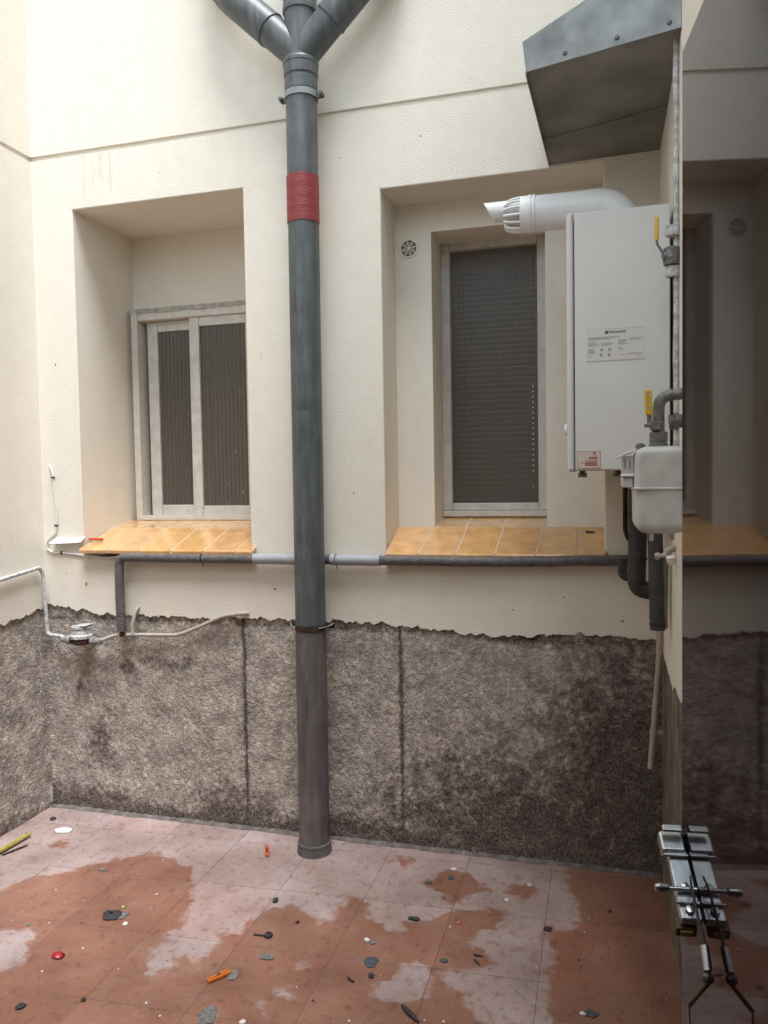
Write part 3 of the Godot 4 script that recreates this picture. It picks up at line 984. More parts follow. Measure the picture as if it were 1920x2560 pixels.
func sill(label: String, front: Array, zf: float, yf: float, mid: Array, zm: float, ym: float, back: Array, zb: float, yb: float, xl_front: float) -> void:
	# sloping sill: a front row with a rounded nose and a flatter row behind, every tile a part
	var t := thing("tiled_sill", label, "window sill", "tiled window sills")
	var th := 0.014
	var bed := MB.new()
	var xa: float = mid[0]
	var xb: float = front[-1]
	# mortar bed below the tiles
	var g := 0.0011
	bed.quad(Vector3(xl_front, yf - g, zf - 0.001), Vector3(xb, yf - g, zf - 0.001), Vector3(mid[-1], ym - g, zm), Vector3(xa, ym - g, zm), Vector3.UP)
	bed.quad(Vector3(xl_front, yf - g, zf - 0.001), Vector3(xb, yf - g, zf - 0.001), Vector3(xb, yf - 0.016, zf + 0.001), Vector3(xl_front, yf - 0.016, zf + 0.001), Vector3(0, 0, 1))
	bed.quad(Vector3(xl_front, yf - 0.016, zf + 0.001), Vector3(xb, yf - 0.016, zf + 0.001), Vector3(xb, yf - 0.022, -0.01), Vector3(xl_front, yf - 0.022, -0.01), Vector3.DOWN)
	bed.quad(Vector3(back[0], ym - g, zm), Vector3(back[-1], ym - g, zm), Vector3(back[-1], yb - g, zb), Vector3(back[0], yb - g, zb), Vector3.UP)
	part("mortar_bed", bed, grained(lin(0.74, 0.62, 0.46), 0.9, 0, 0.25, 4.0, 97, 0.03), t)
	for row in 2:
		var lo: Array = front if row == 0 else back
		var hi: Array = mid if row == 0 else back
		for k in lo.size() - 1:
			var j := 0.0024
			var mb := MB.new()
			var y0 := yf if row == 0 else ym
			var z0 := zf if row == 0 else zm - j
			var y1 := ym if row == 0 else yb
			var z1 := zm + j if row == 0 else zb
			var a := Vector3(lo[k] + j, y0, z0)
			var b := Vector3(lo[k + 1] - j, y0, z0)
			var c := Vector3(hi[k + 1] - j, y1, z1)
			var d := Vector3(hi[k] + j, y1, z1)
			var nn := (b - a).cross(d - a).normalized()
			if nn.y < 0.0: nn = -nn
			var wob := rng.randf_range(-0.0003, 0.0003)
			for p in 4:
				if p == 0: a += nn * wob
				elif p == 1: b += nn * wob
				elif p == 2: c += nn * wob
				else: d += nn * wob
			var down := -nn * th
			var r := 0.003
			var ia := a + (c - a).normalized() * r
			var ib := b + (d - b).normalized() * r
			var ic := c + (a - c).normalized() * r
			var id := d + (b - d).normalized() * r
			mb.quad(ia, ib, ic, id, nn)
			var cs := [a, b, c, d]
			var ins := [ia, ib, ic, id]
			var cen := (a + b + c + d) * 0.25
			for e in 4:
				var e2 := (e + 1) % 4
				var o: Vector3 = ((cs[e] + cs[e2]) * 0.5 - cen).normalized()
				if row == 0 and e == 0:
					# rounded nose
					var fw := Vector3(0, -0.25, 1).normalized()
					var prev: Array = [ins[0], ins[1], nn]
					for s in 6:
						var ang := PI / 2 * (s + 1) / 6.0
						var dir := nn * cos(ang) + fw * sin(ang)
						var p1: Vector3 = ins[0] - nn * 0.009 + dir * 0.009
						var p2: Vector3 = ins[1] - nn * 0.009 + dir * 0.009
						mb.tri(prev[0], prev[1], p2, prev[2], prev[2], dir)
						mb.tri(prev[0], p2, p1, prev[2], dir, dir)
						prev = [p1, p2, dir]
					mb.quad(prev[0], prev[1], prev[1] + Vector3(0, -0.008, -0.001), prev[0] + Vector3(0, -0.008, -0.001), Vector3(0, 0, 1))
				else:
					var q1: Vector3 = cs[e] - nn * 0.0015
					var q2: Vector3 = cs[e2] - nn * 0.0015
					mb.tri(ins[e], ins[e2], q2, nn, nn, o)
					mb.tri(ins[e], q2, q1, nn, o, o)
					mb.quad(q1, q2, q2 + down, q1 + down, o)
			part("tile", mb, M.tiles[rng.randi() % 4], t)

func build_sills() -> void:
	sill("orange glazed tile sill sloping out below the sliding window", [-2.105, -1.96, -1.815, -1.668, -1.523, -1.38, -1.307], 0.042, 1.140,
		[-2.112, -1.972, -1.825, -1.68, -1.532, -1.388, -1.336], -0.20, 1.212, [-2.112, -1.985, -1.835, -1.695, -1.548, -1.4, -1.336], -0.358, 1.238, -2.102)
	sill("orange glazed tile sill sloping out below the patterned glass window", [-0.772, -0.645, -0.503, -0.362, -0.217, -0.075, 0.026], 0.034, 1.136,
		[-0.775, -0.637, -0.499, -0.354, -0.208, -0.073, 0.019], -0.199, 1.219, [-0.627, -0.507, -0.361, -0.212, -0.191], -0.378, 1.247, -0.770)

# ---------------------------------------------------------------- pipes
func build_downpipe() -> void:
	var t := thing("drainpipe", "grey plastic downpipe with red tape band and three way junction above", "pipe", "", Vector3(-1.042, 0, 0.11))
	var o := Vector3(-1.042, 0, 0.11)
	var P := func(x: float, y: float, z: float) -> Vector3: return Vector3(x, y, z) - o
	var r := 0.057
	var mb := MB.new()
	mb.tube([P.call(-1.045, 0.86, 0.11), P.call(-1.038, 2.86, 0.11)], r, 40)
	part("pipe", mb, M.pvc, t)
	mb = MB.new()
	mb.tube([P.call(-1.048, 0.0, 0.11), P.call(-1.0451, 0.859, 0.11)], r + 0.0008, 40)
	part("pipe", mb, M.pvc_low, t, "brownish lower length of pipe")
	# foot socket
	mb = MB.new()
	mb.lathe(P.call(-1.048, 0.0, 0.11), Vector3.UP, [Vector2(0.066, 0.0), Vector2(0.065, 0.012), Vector2(0.063, 0.03), Vector2(0.0645, 0.036), Vector2(0.063, 0.042), Vector2(0.058, 0.043)], 40)
	part("foot_socket", mb, M.pvc_low, t)
	# red tape, wrapped and wrinkled
	mb = MB.new()
	var wr := noise(0.35, 701, 3)
	var prof := []
	prof.append(Vector2(0.057, 2.352))
	for k in 14: prof.append(Vector2(0.0596 + 0.0003 * sin(k * 1.9), 2.353 + k * 0.0128))
	prof.append(Vector2(0.057, 2.521))
	mb.lathe(P.call(-1.04, 0, 0.11), Vector3.UP, prof, 56, wr, 0.0012)
	part("tape_band", mb, M.tape, t, "wrinkled red tape wound round the pipe")
	# coupling with ribs, then the pale clamp
	mb = MB.new()
	mb.lathe(P.call(-1.038, 0, 0.11), Vector3.UP, [Vector2(0.057, 2.822), Vector2(0.0605, 2.824), Vector2(0.0605, 2.865), Vector2(0.0585, 2.868), Vector2(0.0585, 2.874), Vector2(0.0625, 2.878), Vector2(0.0635, 2.915), Vector2(0.0655, 2.918), Vector2(0.0655, 2.928), Vector2(0.062, 2.935)], 40)
	part("coupling", mb, M.pvc, t)
	mb = MB.new()
	mb.lathe(P.call(-1.038, 0, 0.11), Vector3.UP, [Vector2(0.058, 2.797), Vector2(0.0615, 2.797), Vector2(0.0615, 2.820), Vector2(0.058, 2.820)], 40)
	var cl := part("clamp", mb, M.pvc_ring, t)
	for s in [-1.0, 1.0]:
		var ear := MB.new()
		ear.box(P.call(-1.038 + s * 0.071, 2.808, 0.105), Vector3(0.022, 0.02, 0.012), Basis.IDENTITY, 0.002)
		ear.lathe(P.call(-1.038 + s * 0.078, 2.808, 0.095), Vector3(0, 0, 1), [Vector2(0.0, 0.032), Vector2(0.007, 0.032), Vector2(0.008, 0.028), Vector2(0.008, 0.0)], 8)
		part("bolt", ear, M.bolt, cl)
	mb = MB.new()
	mb.tube([P.call(-1.038, 2.808, 0.0), P.call(-1.038, 2.808, 0.055)], 0.006, 8)
	part("wall_stud", mb, M.bolt, cl)
	# wye: body and three branches with sockets
	mb = MB.new()
	mb.tube([P.call(-1.037, 2.925, 0.11), P.call(-1.036, 3.16, 0.11)], 0.0575, 36)
	part("junction_body", mb, M.pvc, t)
	var up := Vector3(-1.036, 2.955, 0.11)
	for s in [-1.0, 1.0]:
		var dir := Vector3(s * 0.73, 0.69, 0.0).normalized()
		var b := MB.new()
		b.tube([up - o + dir * 0.0, up - o + dir * 0.17], 0.0575, 36)
		b.lathe(up - o + dir * 0.155, dir, [Vector2(0.0575, 0.0), Vector2(0.0625, 0.004), Vector2(0.0625, 0.012), Vector2(0.0575, 0.014)], 36)
		part("branch", b, M.pvc, t)
		var c := MB.new()
		var e: Vector3 = up - o + dir * 0.168
		var turn: Vector3 = e + dir * 0.30
		c.tube(bend([e, turn, turn + Vector3(0, TOP - turn.y - 0.3, 0)], 0.12, 6), 0.0605, 36)
		part("inlet_pipe", c, M.pvc, t)
	mb = MB.new()
	mb.lathe(P.call(-1.036, 0, 0.11), Vector3.UP, [Vector2(0.0575, 3.10), Vector2(0.063, 3.104), Vector2(0.063, 3.12), Vector2(0.061, 3.125), Vector2(0.061, TOP - 0.3)], 36)
	part("inlet_pipe", mb, M.pvc, t)
	# rusty strap with wire and bolts
	mb = MB.new()
	mb.lathe(P.call(-1.045, 0, 0.11), Vector3.UP, [Vector2(0.058, 0.852), Vector2(0.0605, 0.852), Vector2(0.0605, 0.872), Vector2(0.058, 0.872)], 36)
	var st := part("strap", mb, M.rust, t, "rusty iron strap holding the pipe")
	for s in [-1.0, 1.0]:
		var ear := MB.new()
		ear.box(P.call(-1.045 + s * 0.07, 0.863, 0.085), Vector3(0.035, 0.02, 0.004), Basis.IDENTITY, 0.001)
		ear.lathe(P.call(-1.045 + s * 0.074, 0.864, 0.087), Vector3(0, 0, 1), [Vector2(0.0, 0.012), Vector2(0.006, 0.012), Vector2(0.007, 0.008), Vector2(0.007, 0.0)], 6)
		part("bolt", ear, M.rust, st)
	var wire := MB.new()
	var wp := []
	for k in 17:
		var a := PI * k / 16.0
		wp.append(P.call(-1.045 - cos(a) * 0.084, 0.874 - 0.012 * sin(a), 0.11 + 0.062 * sin(a) - 0.015))
	wire.tube(wp, 0.0022, 8)
	part("wire", wire, M.greypipe, st)

func build_lagged_pipes() -> void:
	var f := noise(0.25, 711, 2)
	var t := thing("insulated_pipe", "long grey foam wrapped pipe running under both window sills", "pipe", "", Vector3(-1.9, 0.8, 0.05))
	var o := Vector3(-1.9, 0.8, 0.05)
	var mb := MB.new()
	var run := [Vector3(-1.908, 0.80, 0.045) - o, Vector3(-1.911, 0.95, 0.045) - o, Vector3(-1.910, 1.108, 0.045) - o]
	for k in 21:
		var x := lerpf(-1.8, 0.115, k / 20.0)
		run.append(Vector3(x, 1.107 + 0.003 * f.get_noise_1d(x * 300.0) + (0.012 * clampf((x + 0.35) / 0.4, 0, 1)), 0.036 + 0.003 * f.get_noise_1d(x * 200.0 + 80.0)) - o)
	mb.tube(bend(run, 0.035, 6), 0.0185, 20, true, f, 0.0016)
	part("foam_sleeve", mb, M.foam, t)
	for q in [[-1.305, -1.10], [-0.985, -0.79]]:  # two paler lengths of sleeve between the sills
		mb = MB.new()
		var sl := []
		for k in 7:
			var x := lerpf(q[0], q[1], k / 6.0)
			sl.append(Vector3(x, 1.107, 0.0365) - o)
		mb.tube(sl, 0.0212, 20, true, f, 0.0014)
		part("pale_sleeve", mb, M.foam_pale, t, "pale stretch of the sleeve")
	mb = MB.new()
	mb.tube([Vector3(-1.906, 0.776, 0.045) - o, Vector3(-1.907, 0.805, 0.045) - o], 0.009, 10)
	part("copper_end", mb, M.rust, t)
	for x in [-1.531, -0.964]:
		var tie := MB.new()
		var pts := []
		for k in 13:
			var a := -0.35 + (PI + 0.7) * k / 12.0
			pts.append(Vector3(x, 1.108 + 0.0205 * cos(a), 0.036 + 0.0205 * sin(a)) - o)
		pts.append(Vector3(x + 0.002, 1.074, 0.040) - o)
		tie.tube(pts, 0.0022, 6)
		part("black_tie", tie, M.black, t)
	# pipes coming down from the boiler
	var g := [
		["thick dark lagged pipe dropping from boiler, ending in a right elbow", bend([Vector3(0.117, 1.425, 0.30), Vector3(0.117, 1.25, 0.30), Vector3(0.112, 1.058, 0.30), Vector3(0.175, 1.052, 0.30)], 0.035), 0.027, [1.155, 1.08]],
		["thick dark lagged pipe hanging lowest behind the gas meter", bend([Vector3(0.156, 1.425, 0.42), Vector3(0.163, 1.1, 0.42), Vector3(0.1655, 0.985, 0.42), Vector3(0.167, 0.955, 0.422)], 0.022), 0.0215, [0.972]]]
	for q in g:
		var th := thing("insulated_pipe", q[0], "pipe", "lagged pipes under the boiler", Vector3(q[1][0].x, 1.05, q[1][0].z))
		var path := []
		for p in q[1]: path.append(p - th.position)
		var b := MB.new()
		b.tube(path, q[2], 20, true, f, 0.002)
		part("foam_sleeve", b, M.foam_dark, th)
		for y in q[3]:
			var tie := MB.new()
			tie.lathe(Vector3((0.166 if y < 1.0 else lerpf(q[1][0].x, q[1][1].x, 0.9)) - th.position.x, y - th.position.y, 0.0), Vector3(0.06, 1, 0.1), [Vector2(q[2], -0.002), Vector2(q[2] + 0.002, -0.002), Vector2(q[2] + 0.002, 0.002), Vector2(q[2], 0.002)], 20)
			part("black_tie", tie, M.black, th)
	var e := MB.new()
	e.tube(bend([Vector3(0.078, 1.125, 0.06), Vector3(0.078, 1.068, 0.075), Vector3(0.14, 1.062, 0.09)], 0.02), 0.0155, 16, true, f, 0.001)
	single("insulated_pipe", e, M.foam_dark, "short lagged elbow where the long wall pipe turns down", "pipe")
	e = MB.new()
	e.tube(bend([Vector3(0.081, 1.425, 0.28), Vector3(0.081, 1.225, 0.28), Vector3(0.108, 1.195, 0.275)], 0.02), 0.0075, 12, true, f, 0.001)
	single("brown_tube", e, M.rust, "thin brown tube beside the thick lagged pipe below boiler", "pipe")
	# pale plastic drain tubes
	e = MB.new()
	e.tube([Vector3(0.192, 1.19, 0.40), Vector3(0.190, 1.08, 0.38), Vector3(0.192, 0.95, 0.36)], 0.008, 14)
	single("drain_tube", e, M.cream, "pale plastic tube dropping from the tap on the right wall", "pipe", "")
	var dt := thing("drain_tube", "pale bent plastic tube ending open over the cement base", "pipe", "", Vector3(0.19, 0.43, 0.12))
	e = MB.new()
	e.tube(bend([Vector3(0.192, 0.945, 0.14), Vector3(0.192, 0.80, 0.13), Vector3(0.178, 0.60, 0.12), Vector3(0.165, 0.428, 0.12)], 0.05).map(func(p): return p - dt.position), 0.0105, 16)
	part("tube", e, M.cream, dt)
	e = MB.new()
	e.lathe(Vector3(0.1755, 0.553, 0.12) - dt.position, Vector3(0.07, 1, 0), [Vector2(0.0105, -0.009), Vector2(0.013, -0.009), Vector2(0.013, 0.009), Vector2(0.0105, 0.009)], 16)
	e.box(Vector3(0.196, 0.553, 0.12) - dt.position, Vector3(0.02, 0.012, 0.012), Basis.IDENTITY, 0.001)
	part("wall_clip", e, M.cream, dt)

func build_water() -> void:
	var t := thing("water_meter", "small white capped water meter on the cement in the left corner", "water meter", "", Vector3(-2.10, 0.765, 0.05))
	var o := t.position
	var mb := MB.new()
	mb.lathe(Vector3(0, -0.027, 0), Vector3.UP, [Vector2(0.0, 0.0), Vector2(0.032, 0.0), Vector2(0.040, 0.008), Vector2(0.040, 0.022), Vector2(0.030, 0.026)], 24)
	mb.tube([Vector3(-0.06, -0.010, 0), Vector3(0.06, -0.010, 0)], 0.014, 14)
	part("brass_body", mb, M.brass, t)
	mb = MB.new()
	mb.lathe(Vector3(0, 0.0, 0), Vector3.UP, [Vector2(0.030, -0.002), Vector2(0.045, 0.0), Vector2(0.046, 0.012), Vector2(0.040, 0.017), Vector2(0.036, 0.040), Vector2(0.040, 0.042), Vector2(0.040, 0.050), Vector2(0.0, 0.051)], 28)
	var cap := part("register", mb, M.whitepaint, t)
	mb = MB.new()
	mb.box(Vector3(0.012, 0.054, 0.0), Vector3(0.058, 0.005, 0.06), Basis(Vector3(0, 0, 1), 0.08), 0.002)
	part("lid", mb, M.whitepaint, cap)
	for s in [-1.0, 1.0]:
		mb = MB.new()
		mb.lathe(Vector3(s * 0.050, -0.011, 0), Vector3(s, 0, 0), [Vector2(0.0, 0.0), Vector2(0.019, 0.0), Vector2(0.020, 0.004), Vector2(0.020, 0.018), Vector2(0.015, 0.021), Vector2(0.013, 0.045), Vector2(0.0, 0.046)], 8)
		part("union_nut", mb, M.greypipe, t)
	# pipe up the corner and along the left wall
	var f := noise(0.3, 721, 2)
	mb = MB.new()
	mb.tube(bend([Vector3(-2.292, 1.005, 0.60), Vector3(-2.290, 1.06, 0.058), Vector3(-2.290, 1.035, 0.040), Vector3(-2.284, 0.768, 0.030), Vector3(-2.20, 0.765, 0.045), Vector3(-2.178, 0.755, 0.05), Vector3(-2.14, 0.754, 0.05)], 0.02), 0.0085, 12, true, f, 0.001)
	single("supply_pipe", mb, M.whitepaint, "grey painted pipe along left wall, down the corner to the meter", "pipe")
	var w := thing("service_pipe", "thin cream painted pipe from the water meter rising to the crack", "pipe", "", Vector3(-1.9, 0.76, 0.03))
	mb = MB.new()
	mb.tube(bend([Vector3(-2.06, 0.755, 0.05), Vector3(-2.0, 0.757, 0.05), Vector3(-1.952, 0.779, 0.035), Vector3(-1.86, 0.782, 0.024), Vector3(-1.66, 0.787, 0.02), Vector3(-1.56, 0.826, 0.02), Vector3(-1.455, 0.873, 0.02), Vector3(-1.36, 0.886, 0.012), Vector3(-1.352, 0.875, -0.01)], 0.03).map(func(p): return p - w.position), 0.0078, 12, true, f, 0.0008)
	part("pipe", mb, M.cream, w)
	for x in [-1.925, -1.868]:
		mb = MB.new()
		mb.tube([Vector3(x - 0.011, 0.781, 0.027) - w.position, Vector3(x + 0.011, 0.781, 0.027) - w.position], 0.0105, 12)
		part("joint", mb, M.greypipe, w)
	mb = MB.new()
	mb.tube([Vector3(-1.868, 0.784, 0.026) - w.position, Vector3(-1.868, 0.83, 0.024) - w.position, Vector3(-1.858, 0.878, 0.018) - w.position, Vector3(-1.854, 0.896, 0.0) - w.position], 0.008, 12)
	part("riser", mb, M.cream, w)
	# cable with clips, and a white mortar ledge tilted to catch light
	var c := thing("white_cable", "thin white cable clipped to the plaster near the left corner", "cable", "", Vector3(-2.25, 1.2, 0.006))
	mb = MB.new()
	var pts := [[-2.266, 1.497, -0.004], [-2.262, 1.492, 0.006], [-2.251, 1.465, 0.008], [-2.248, 1.44, 0.006], [-2.244, 1.376, 0.005], [-2.237, 1.316, 0.005], [-2.238, 1.246, 0.005], [-2.246, 1.207, 0.006], [-2.277, 1.177, 0.009], [-2.291, 1.152, 0.009], [-2.285, 1.132, 0.007], [-2.256, 1.119, 0.006], [-2.215, 1.119, 0.005], [-2.157, 1.114, 0.006], [-2.09, 1.108, 0.006], [-2.0, 1.10, 0.010], [-1.93, 1.108, 0.020]]
	var cv := Curve3D.new()
	for k in pts.size():
		var p := Vector3(pts[k][0], pts[k][1], pts[k][2]) - c.position
		var a := Vector3(pts[maxi(k - 1, 0)][0], pts[maxi(k - 1, 0)][1], pts[maxi(k - 1, 0)][2])
		var b := Vector3(pts[mini(k + 1, pts.size() - 1)][0], pts[mini(k + 1, pts.size() - 1)][1], pts[mini(k + 1, pts.size() - 1)][2])
		cv.add_point(p, -(b - a) / 6.0, (b - a) / 6.0)
	mb.tube(Array(cv.tessellate(4, 3.0)), 0.0042, 8)
	part("cord", mb, M.cable, c)
	for q in [[-2.249, 1.441], [-2.240, 1.236], [-2.218, 1.119]]:
		mb = MB.new()
		mb.box(Vector3(q[0], q[1], 0.007) - c.position, Vector3(0.014, 0.007, 0.011) if q[1] > 1.2 else Vector3(0.007, 0.014, 0.011), Basis.IDENTITY, 0.001)
		part("clip", mb, M.black, c)
	mb = MB.new()
	var pp := PackedVector2Array()
	for q in [[-2.245, 1.190], [-2.20, 1.194], [-2.15, 1.193], [-2.105, 1.198], [-2.108, 1.180], [-2.112, 1.168], [-2.16, 1.163], [-2.21, 1.161], [-2.262, 1.160]]: pp.append(Vector2(q[0], q[1]))
	var slope := Vector3(0, 0.62, -0.78)
	for k in pp.size(): pp[k].y = (pp[k].y - 1.158) * 1.25
	mb.prism(Vector3(0, 1.156, 0.030), Vector3.RIGHT, slope, Vector3(0, 0.78, 0.62), 0.004, pp)
	single("mortar_ledge", mb, M.patch, "white sloping mortar ledge on the wall beside the cable", "patch")

# ---------------------------------------------------------------- boiler corner
func text(parent: Node, called: String, s: String, at: Vector3, height: float, m: Material, bold := false) -> void:
	var f := SystemFont.new()
	f.font_names = PackedStringArray(["Droid Sans"])
	f.font_weight = 700 if bold else 400
	var tm := TextMesh.new()
	tm.text = s
	tm.font = f
	tm.font_size = 48
	tm.pixel_size = height / 36.0
	tm.depth = 0.0006
	var o := part(called, tm, m, parent)
	o.position = at

func build_boiler() -> void:
	var t := thing("gas_boiler", "white wall hung gas boiler seen from its side with printed label", "boiler", "", Vector3(0.05, 1.428, 0.28))
	var o := t.position
	var mb := MB.new()
	mb.box(Vector3(0.1275, 1.7955, 0.28) - o, Vector3(0.135, 0.735, 0.44), Basis.IDENTITY, 0.003)
	mb = MB.new()
	mb.box(Vector3(0.0655, 1.7955, 0.28) - o, Vector3(0.259, 0.735, 0.44), Basis.IDENTITY, 0.003)
	part("casing", mb, M.boiler, t)
	mb = MB.new()
	mb.box(Vector3(-0.0765, 1.795, 0.28) - o, Vector3(0.021, 0.742, 0.444), Basis.IDENTITY, 0.009)
	part("front_panel", mb, M.boiler, t)
	mb = MB.new()
	mb.lathe(Vector3(-0.087, 1.557, 0.30) - o, Vector3(-1, 0, 0), [Vector2(0.020, 0.0), Vector2(0.019, 0.012), Vector2(0.017, 0.015), Vector2(0.0, 0.015)], 20)
	part("knob", mb, M.white, t)
	for q in [[-0.045, 0.45], [0.10, 0.30], [0.15, 0.42], [0.06, 0.2]]:
		mb = MB.new()
		mb.lathe(Vector3(q[0], 1.408, q[1]) - o, Vector3.UP, [Vector2(0.0, 0.0), Vector2(0.013, 0.0), Vector2(0.013, 0.012), Vector2(0.009, 0.014), Vector2(0.009, 0.021)], 6)
		part("pipe_fitting", mb, M.grey_metal, t)
	mb = MB.new()
	mb.tube(bend([Vector3(-0.045, 1.43, 0.42), Vector3(-0.03, 1.405, 0.42), Vector3(0.01, 1.40, 0.42), Vector3(0.045, 1.43, 0.42)], 0.03), 0.0022, 8)
	part("thin_wire", mb, M.cream, t)
	# instruction label on the side
	var z := 0.5
	mb = MB.new()
	mb.box(Vector3(0.0485, 1.784, z + 0.0004) - o, Vector3(0.161, 0.090, 0.0008))
	var lb := part("instruction_label", mb, M.label, t)
	mb = MB.new()
	mb.lathe(Vector3(0.0245, 1.819, z + 0.0008) - o, Vector3(0, 0, 1), [Vector2(0.0052, 0.0), Vector2(0.0052, 0.0006), Vector2(0.0, 0.0006)], 20)
	part("logo", mb, M.print, lb)
	text(lb, "maker_name", "Hermann", Vector3(0.0545, 1.8195, z + 0.0012) - o, 0.0078, M.print, true)
	mb = MB.new()
	var lines := MB.new()
	var fill := func(b: MB, x: float, y: float, w: float, h: float): b.box(Vector3(x + w * 0.5, y, z + 0.001) - o, Vector3(w, h, 0.0004))
	for k in 3: fill.call(lines, -0.026, 1.806 - k * 0.0028, 0.085 - k * 0.012, 0.0013)
	for q in [[-0.026, 1.792, 0.030, 4], [0.010, 1.789, 0.035, 3], [-0.026, 1.774, 0.022, 5], [0.056, 1.796, 0.026, 5], [0.088, 1.800, 0.034, 3], [0.056, 1.775, 0.016, 3], [0.080, 1.757, 0.042, 2], [-0.026, 1.752, 0.012, 1], [0.060, 1.755, 0.012, 1], [0.105, 1.748, 0.02, 1]]:
		for k in q[3]:
			fill.call(lines, q[0], q[1] - k * 0.0031, q[2] * rng.randf_range(0.65, 1.0), 0.0012)
	fill.call(lines, -0.032, 1.7395, 0.161, 0.0007)
	fill.call(lines, -0.032, 1.8285, 0.161, 0.0005)
	part("fine_print", lines, M.print_light, lb)
	for x in [0.0095, 0.031]:
		mb = MB.new()
		mb.lathe(Vector3(x, 1.7555, z + 0.0008) - o, Vector3(0, 0, 1), [Vector2(0.0045, 0.0), Vector2(0.0045, 0.0006), Vector2(0.0, 0.0006)], 16)
		mb.box(Vector3(x + 0.002, 1.7705, z + 0.001) - o, Vector3(0.008, 0.007, 0.0004))
		part("dial_symbol", mb, M.print_light, lb)
	# red bordered service sticker
	mb = MB.new()
	mb.box(Vector3(-0.026, 1.458, z + 0.0004) - o, Vector3(0.066, 0.050, 0.0008))
	var sk := part("service_sticker", mb, M.sticker, t)
	lines = MB.new()
	for q in [[-0.0585, 1.4825, 0.065, 0.0012], [-0.0585, 1.4335, 0.065, 0.0012]]: fill.call(lines, q[0], q[1], q[2], q[3])
	fill.call(lines, -0.0585, 1.458, 0.0012, 0.048)
	fill.call(lines, 0.0053, 1.458, 0.0012, 0.048)
	fill.call(lines, -0.014, 1.477, 0.007, 0.005)
	fill.call(lines, -0.017, 1.471, 0.013, 0.001)
	fill.call(lines, -0.026, 1.4635, 0.024, 0.0045)
	fill.call(lines, -0.038, 1.4565, 0.036, 0.0014)
	fill.call(lines, -0.047, 1.450, 0.006, 0.002)
	for k in 4: fill.call(lines, -0.037, 1.4515 - k * 0.0032, 0.035, 0.0018)
	part("red_print", lines, M.red_print, sk)
	# flue
	t = thing("flue_pipe", "white flue elbow and horizontal pipe with slotted end above the boiler", "flue", "", Vector3(0.09, 2.163, 0.29))
	o = t.position
	var zc := 0.285
	var yc := 2.243
	mb = MB.new()
	mb.lathe(Vector3(0.075, 2.163, zc) - o, Vector3.UP, [Vector2(0.068, 0.0), Vector2(0.068, 0.006), Vector2(0.058, 0.008), Vector2(0.058, 0.012)], 32)
	part("collar", mb, M.white, t)
	mb = MB.new()
	var el := []
	for k in 13:
		var a := PI / 2 * k / 12.0
		el.append(Vector3(0.075 - 0.068 * (1.0 - cos(a)), 2.170 + (yc - 2.170) * sin(a), zc) - o)
	mb.tube(el, 0.0535, 32)
	part("elbow", mb, M.white, t)
	mb = MB.new()
	mb.lathe(Vector3(0.012, yc, zc) - o, Vector3(-1, 0, 0), [Vector2(0.0535, 0.0), Vector2(0.0545, 0.001), Vector2(0.0545, 0.20)], 40)
	part("tube", mb, M.white, t)
	mb = MB.new()
	mb.lathe(Vector3(-0.186, yc, zc) - o, Vector3(-1, 0, 0), [Vector2(0.0545, 0.0), Vector2(0.058, 0.001), Vector2(0.058, 0.006), Vector2(0.0560, 0.007), Vector2(0.0560, 0.012), Vector2(0.0585, 0.013), Vector2(0.0585, 0.024), Vector2(0.0565, 0.026), Vector2(0.0565, 0.046), Vector2(0.050, 0.048)], 40)
	part("terminal_collar", mb, M.white, t)
	# slotted cage: ribs that curve in to the exhaust tube
	for k in 14:
		var a := TAU * k / 14.0
		var dir := Vector3(0, cos(a), sin(a))
		var rib := MB.new()
		var pts := []
		for s in 6:
			var u := s / 5.0
			pts.append(Vector3(-0.231 - 0.052 * sin(u * PI / 2), yc, zc) - o + dir * (0.034 + 0.0185 * cos(u * PI / 2)))
		rib.tube(pts, 0.0042, 6)
		part("cage_rib", rib, M.white, t)
	mb = MB.new()
	mb.lathe(Vector3(-0.225, yc, zc) - o, Vector3(-1, 0, 0), [Vector2(0.0, 0.0), Vector2(0.05, 0.001), Vector2(0.05, 0.003), Vector2(0.034, 0.005)], 32)
	part("inner_plate", mb, M.grey_metal, t)
	# exhaust tube, cut on the slant
	mb = MB.new()
	var ring := []
	for k in 33:
		var a := TAU * k / 32.0
		ring.append([Vector3(-0.23, yc + 0.018 + 0.031 * cos(a), zc + 0.031 * sin(a)) - o, Vector3(-0.335 - 0.018 * cos(a), yc + 0.018 + 0.031 * cos(a), zc + 0.031 * sin(a)) - o, Vector3(0, cos(a), sin(a))])
	for k in 32:
		var a: Array = ring[k]
		var b: Array = ring[k + 1]
		mb.tri(a[0], b[0], b[1], a[2], b[2], b[2])
		mb.tri(a[0], b[1], a[1], a[2], b[2], a[2])
	part("exhaust_tube", mb, M.white, t)
	mb = MB.new()
	mb.tube([Vector3(-0.19, yc + 0.056, zc) - o, Vector3(-0.19, yc + 0.09, zc) - o], 0.0008, 6)
	part("thread", mb, M.cream, t)
	for q in [[0.098, 2.205], [0.103, 2.185]]:
		mb = MB.new()
		mb.lathe(Vector3(q[0] + 0.024, q[1], zc) - o, Vector3(1, 0, 0), [Vector2(0.003, 0.0), Vector2(0.003, 0.012), Vector2(0.006, 0.012), Vector2(0.006, 0.015), Vector2(0.0, 0.015)], 8)
		part("screw", mb, M.grey_metal, t)
	# metal canopy
	t = thing("metal_canopy", "galvanised sheet canopy over the boiler, dark underside, three rivets", "canopy", "", Vector3(-0.155, 2.5, 0.0))
	o = t.position
	var wl := Vector3(-0.160, 2.505, 0.0) - o
	var wr := Vector3(0.204, 2.51, 0.0) - o
	var fl := Vector3(-0.187, 2.528, 0.60) - o
	var fr := Vector3(0.204, 2.528, 0.70) - o
	var th := Vector3(0, 0.0025, 0)
	mb = MB.new()
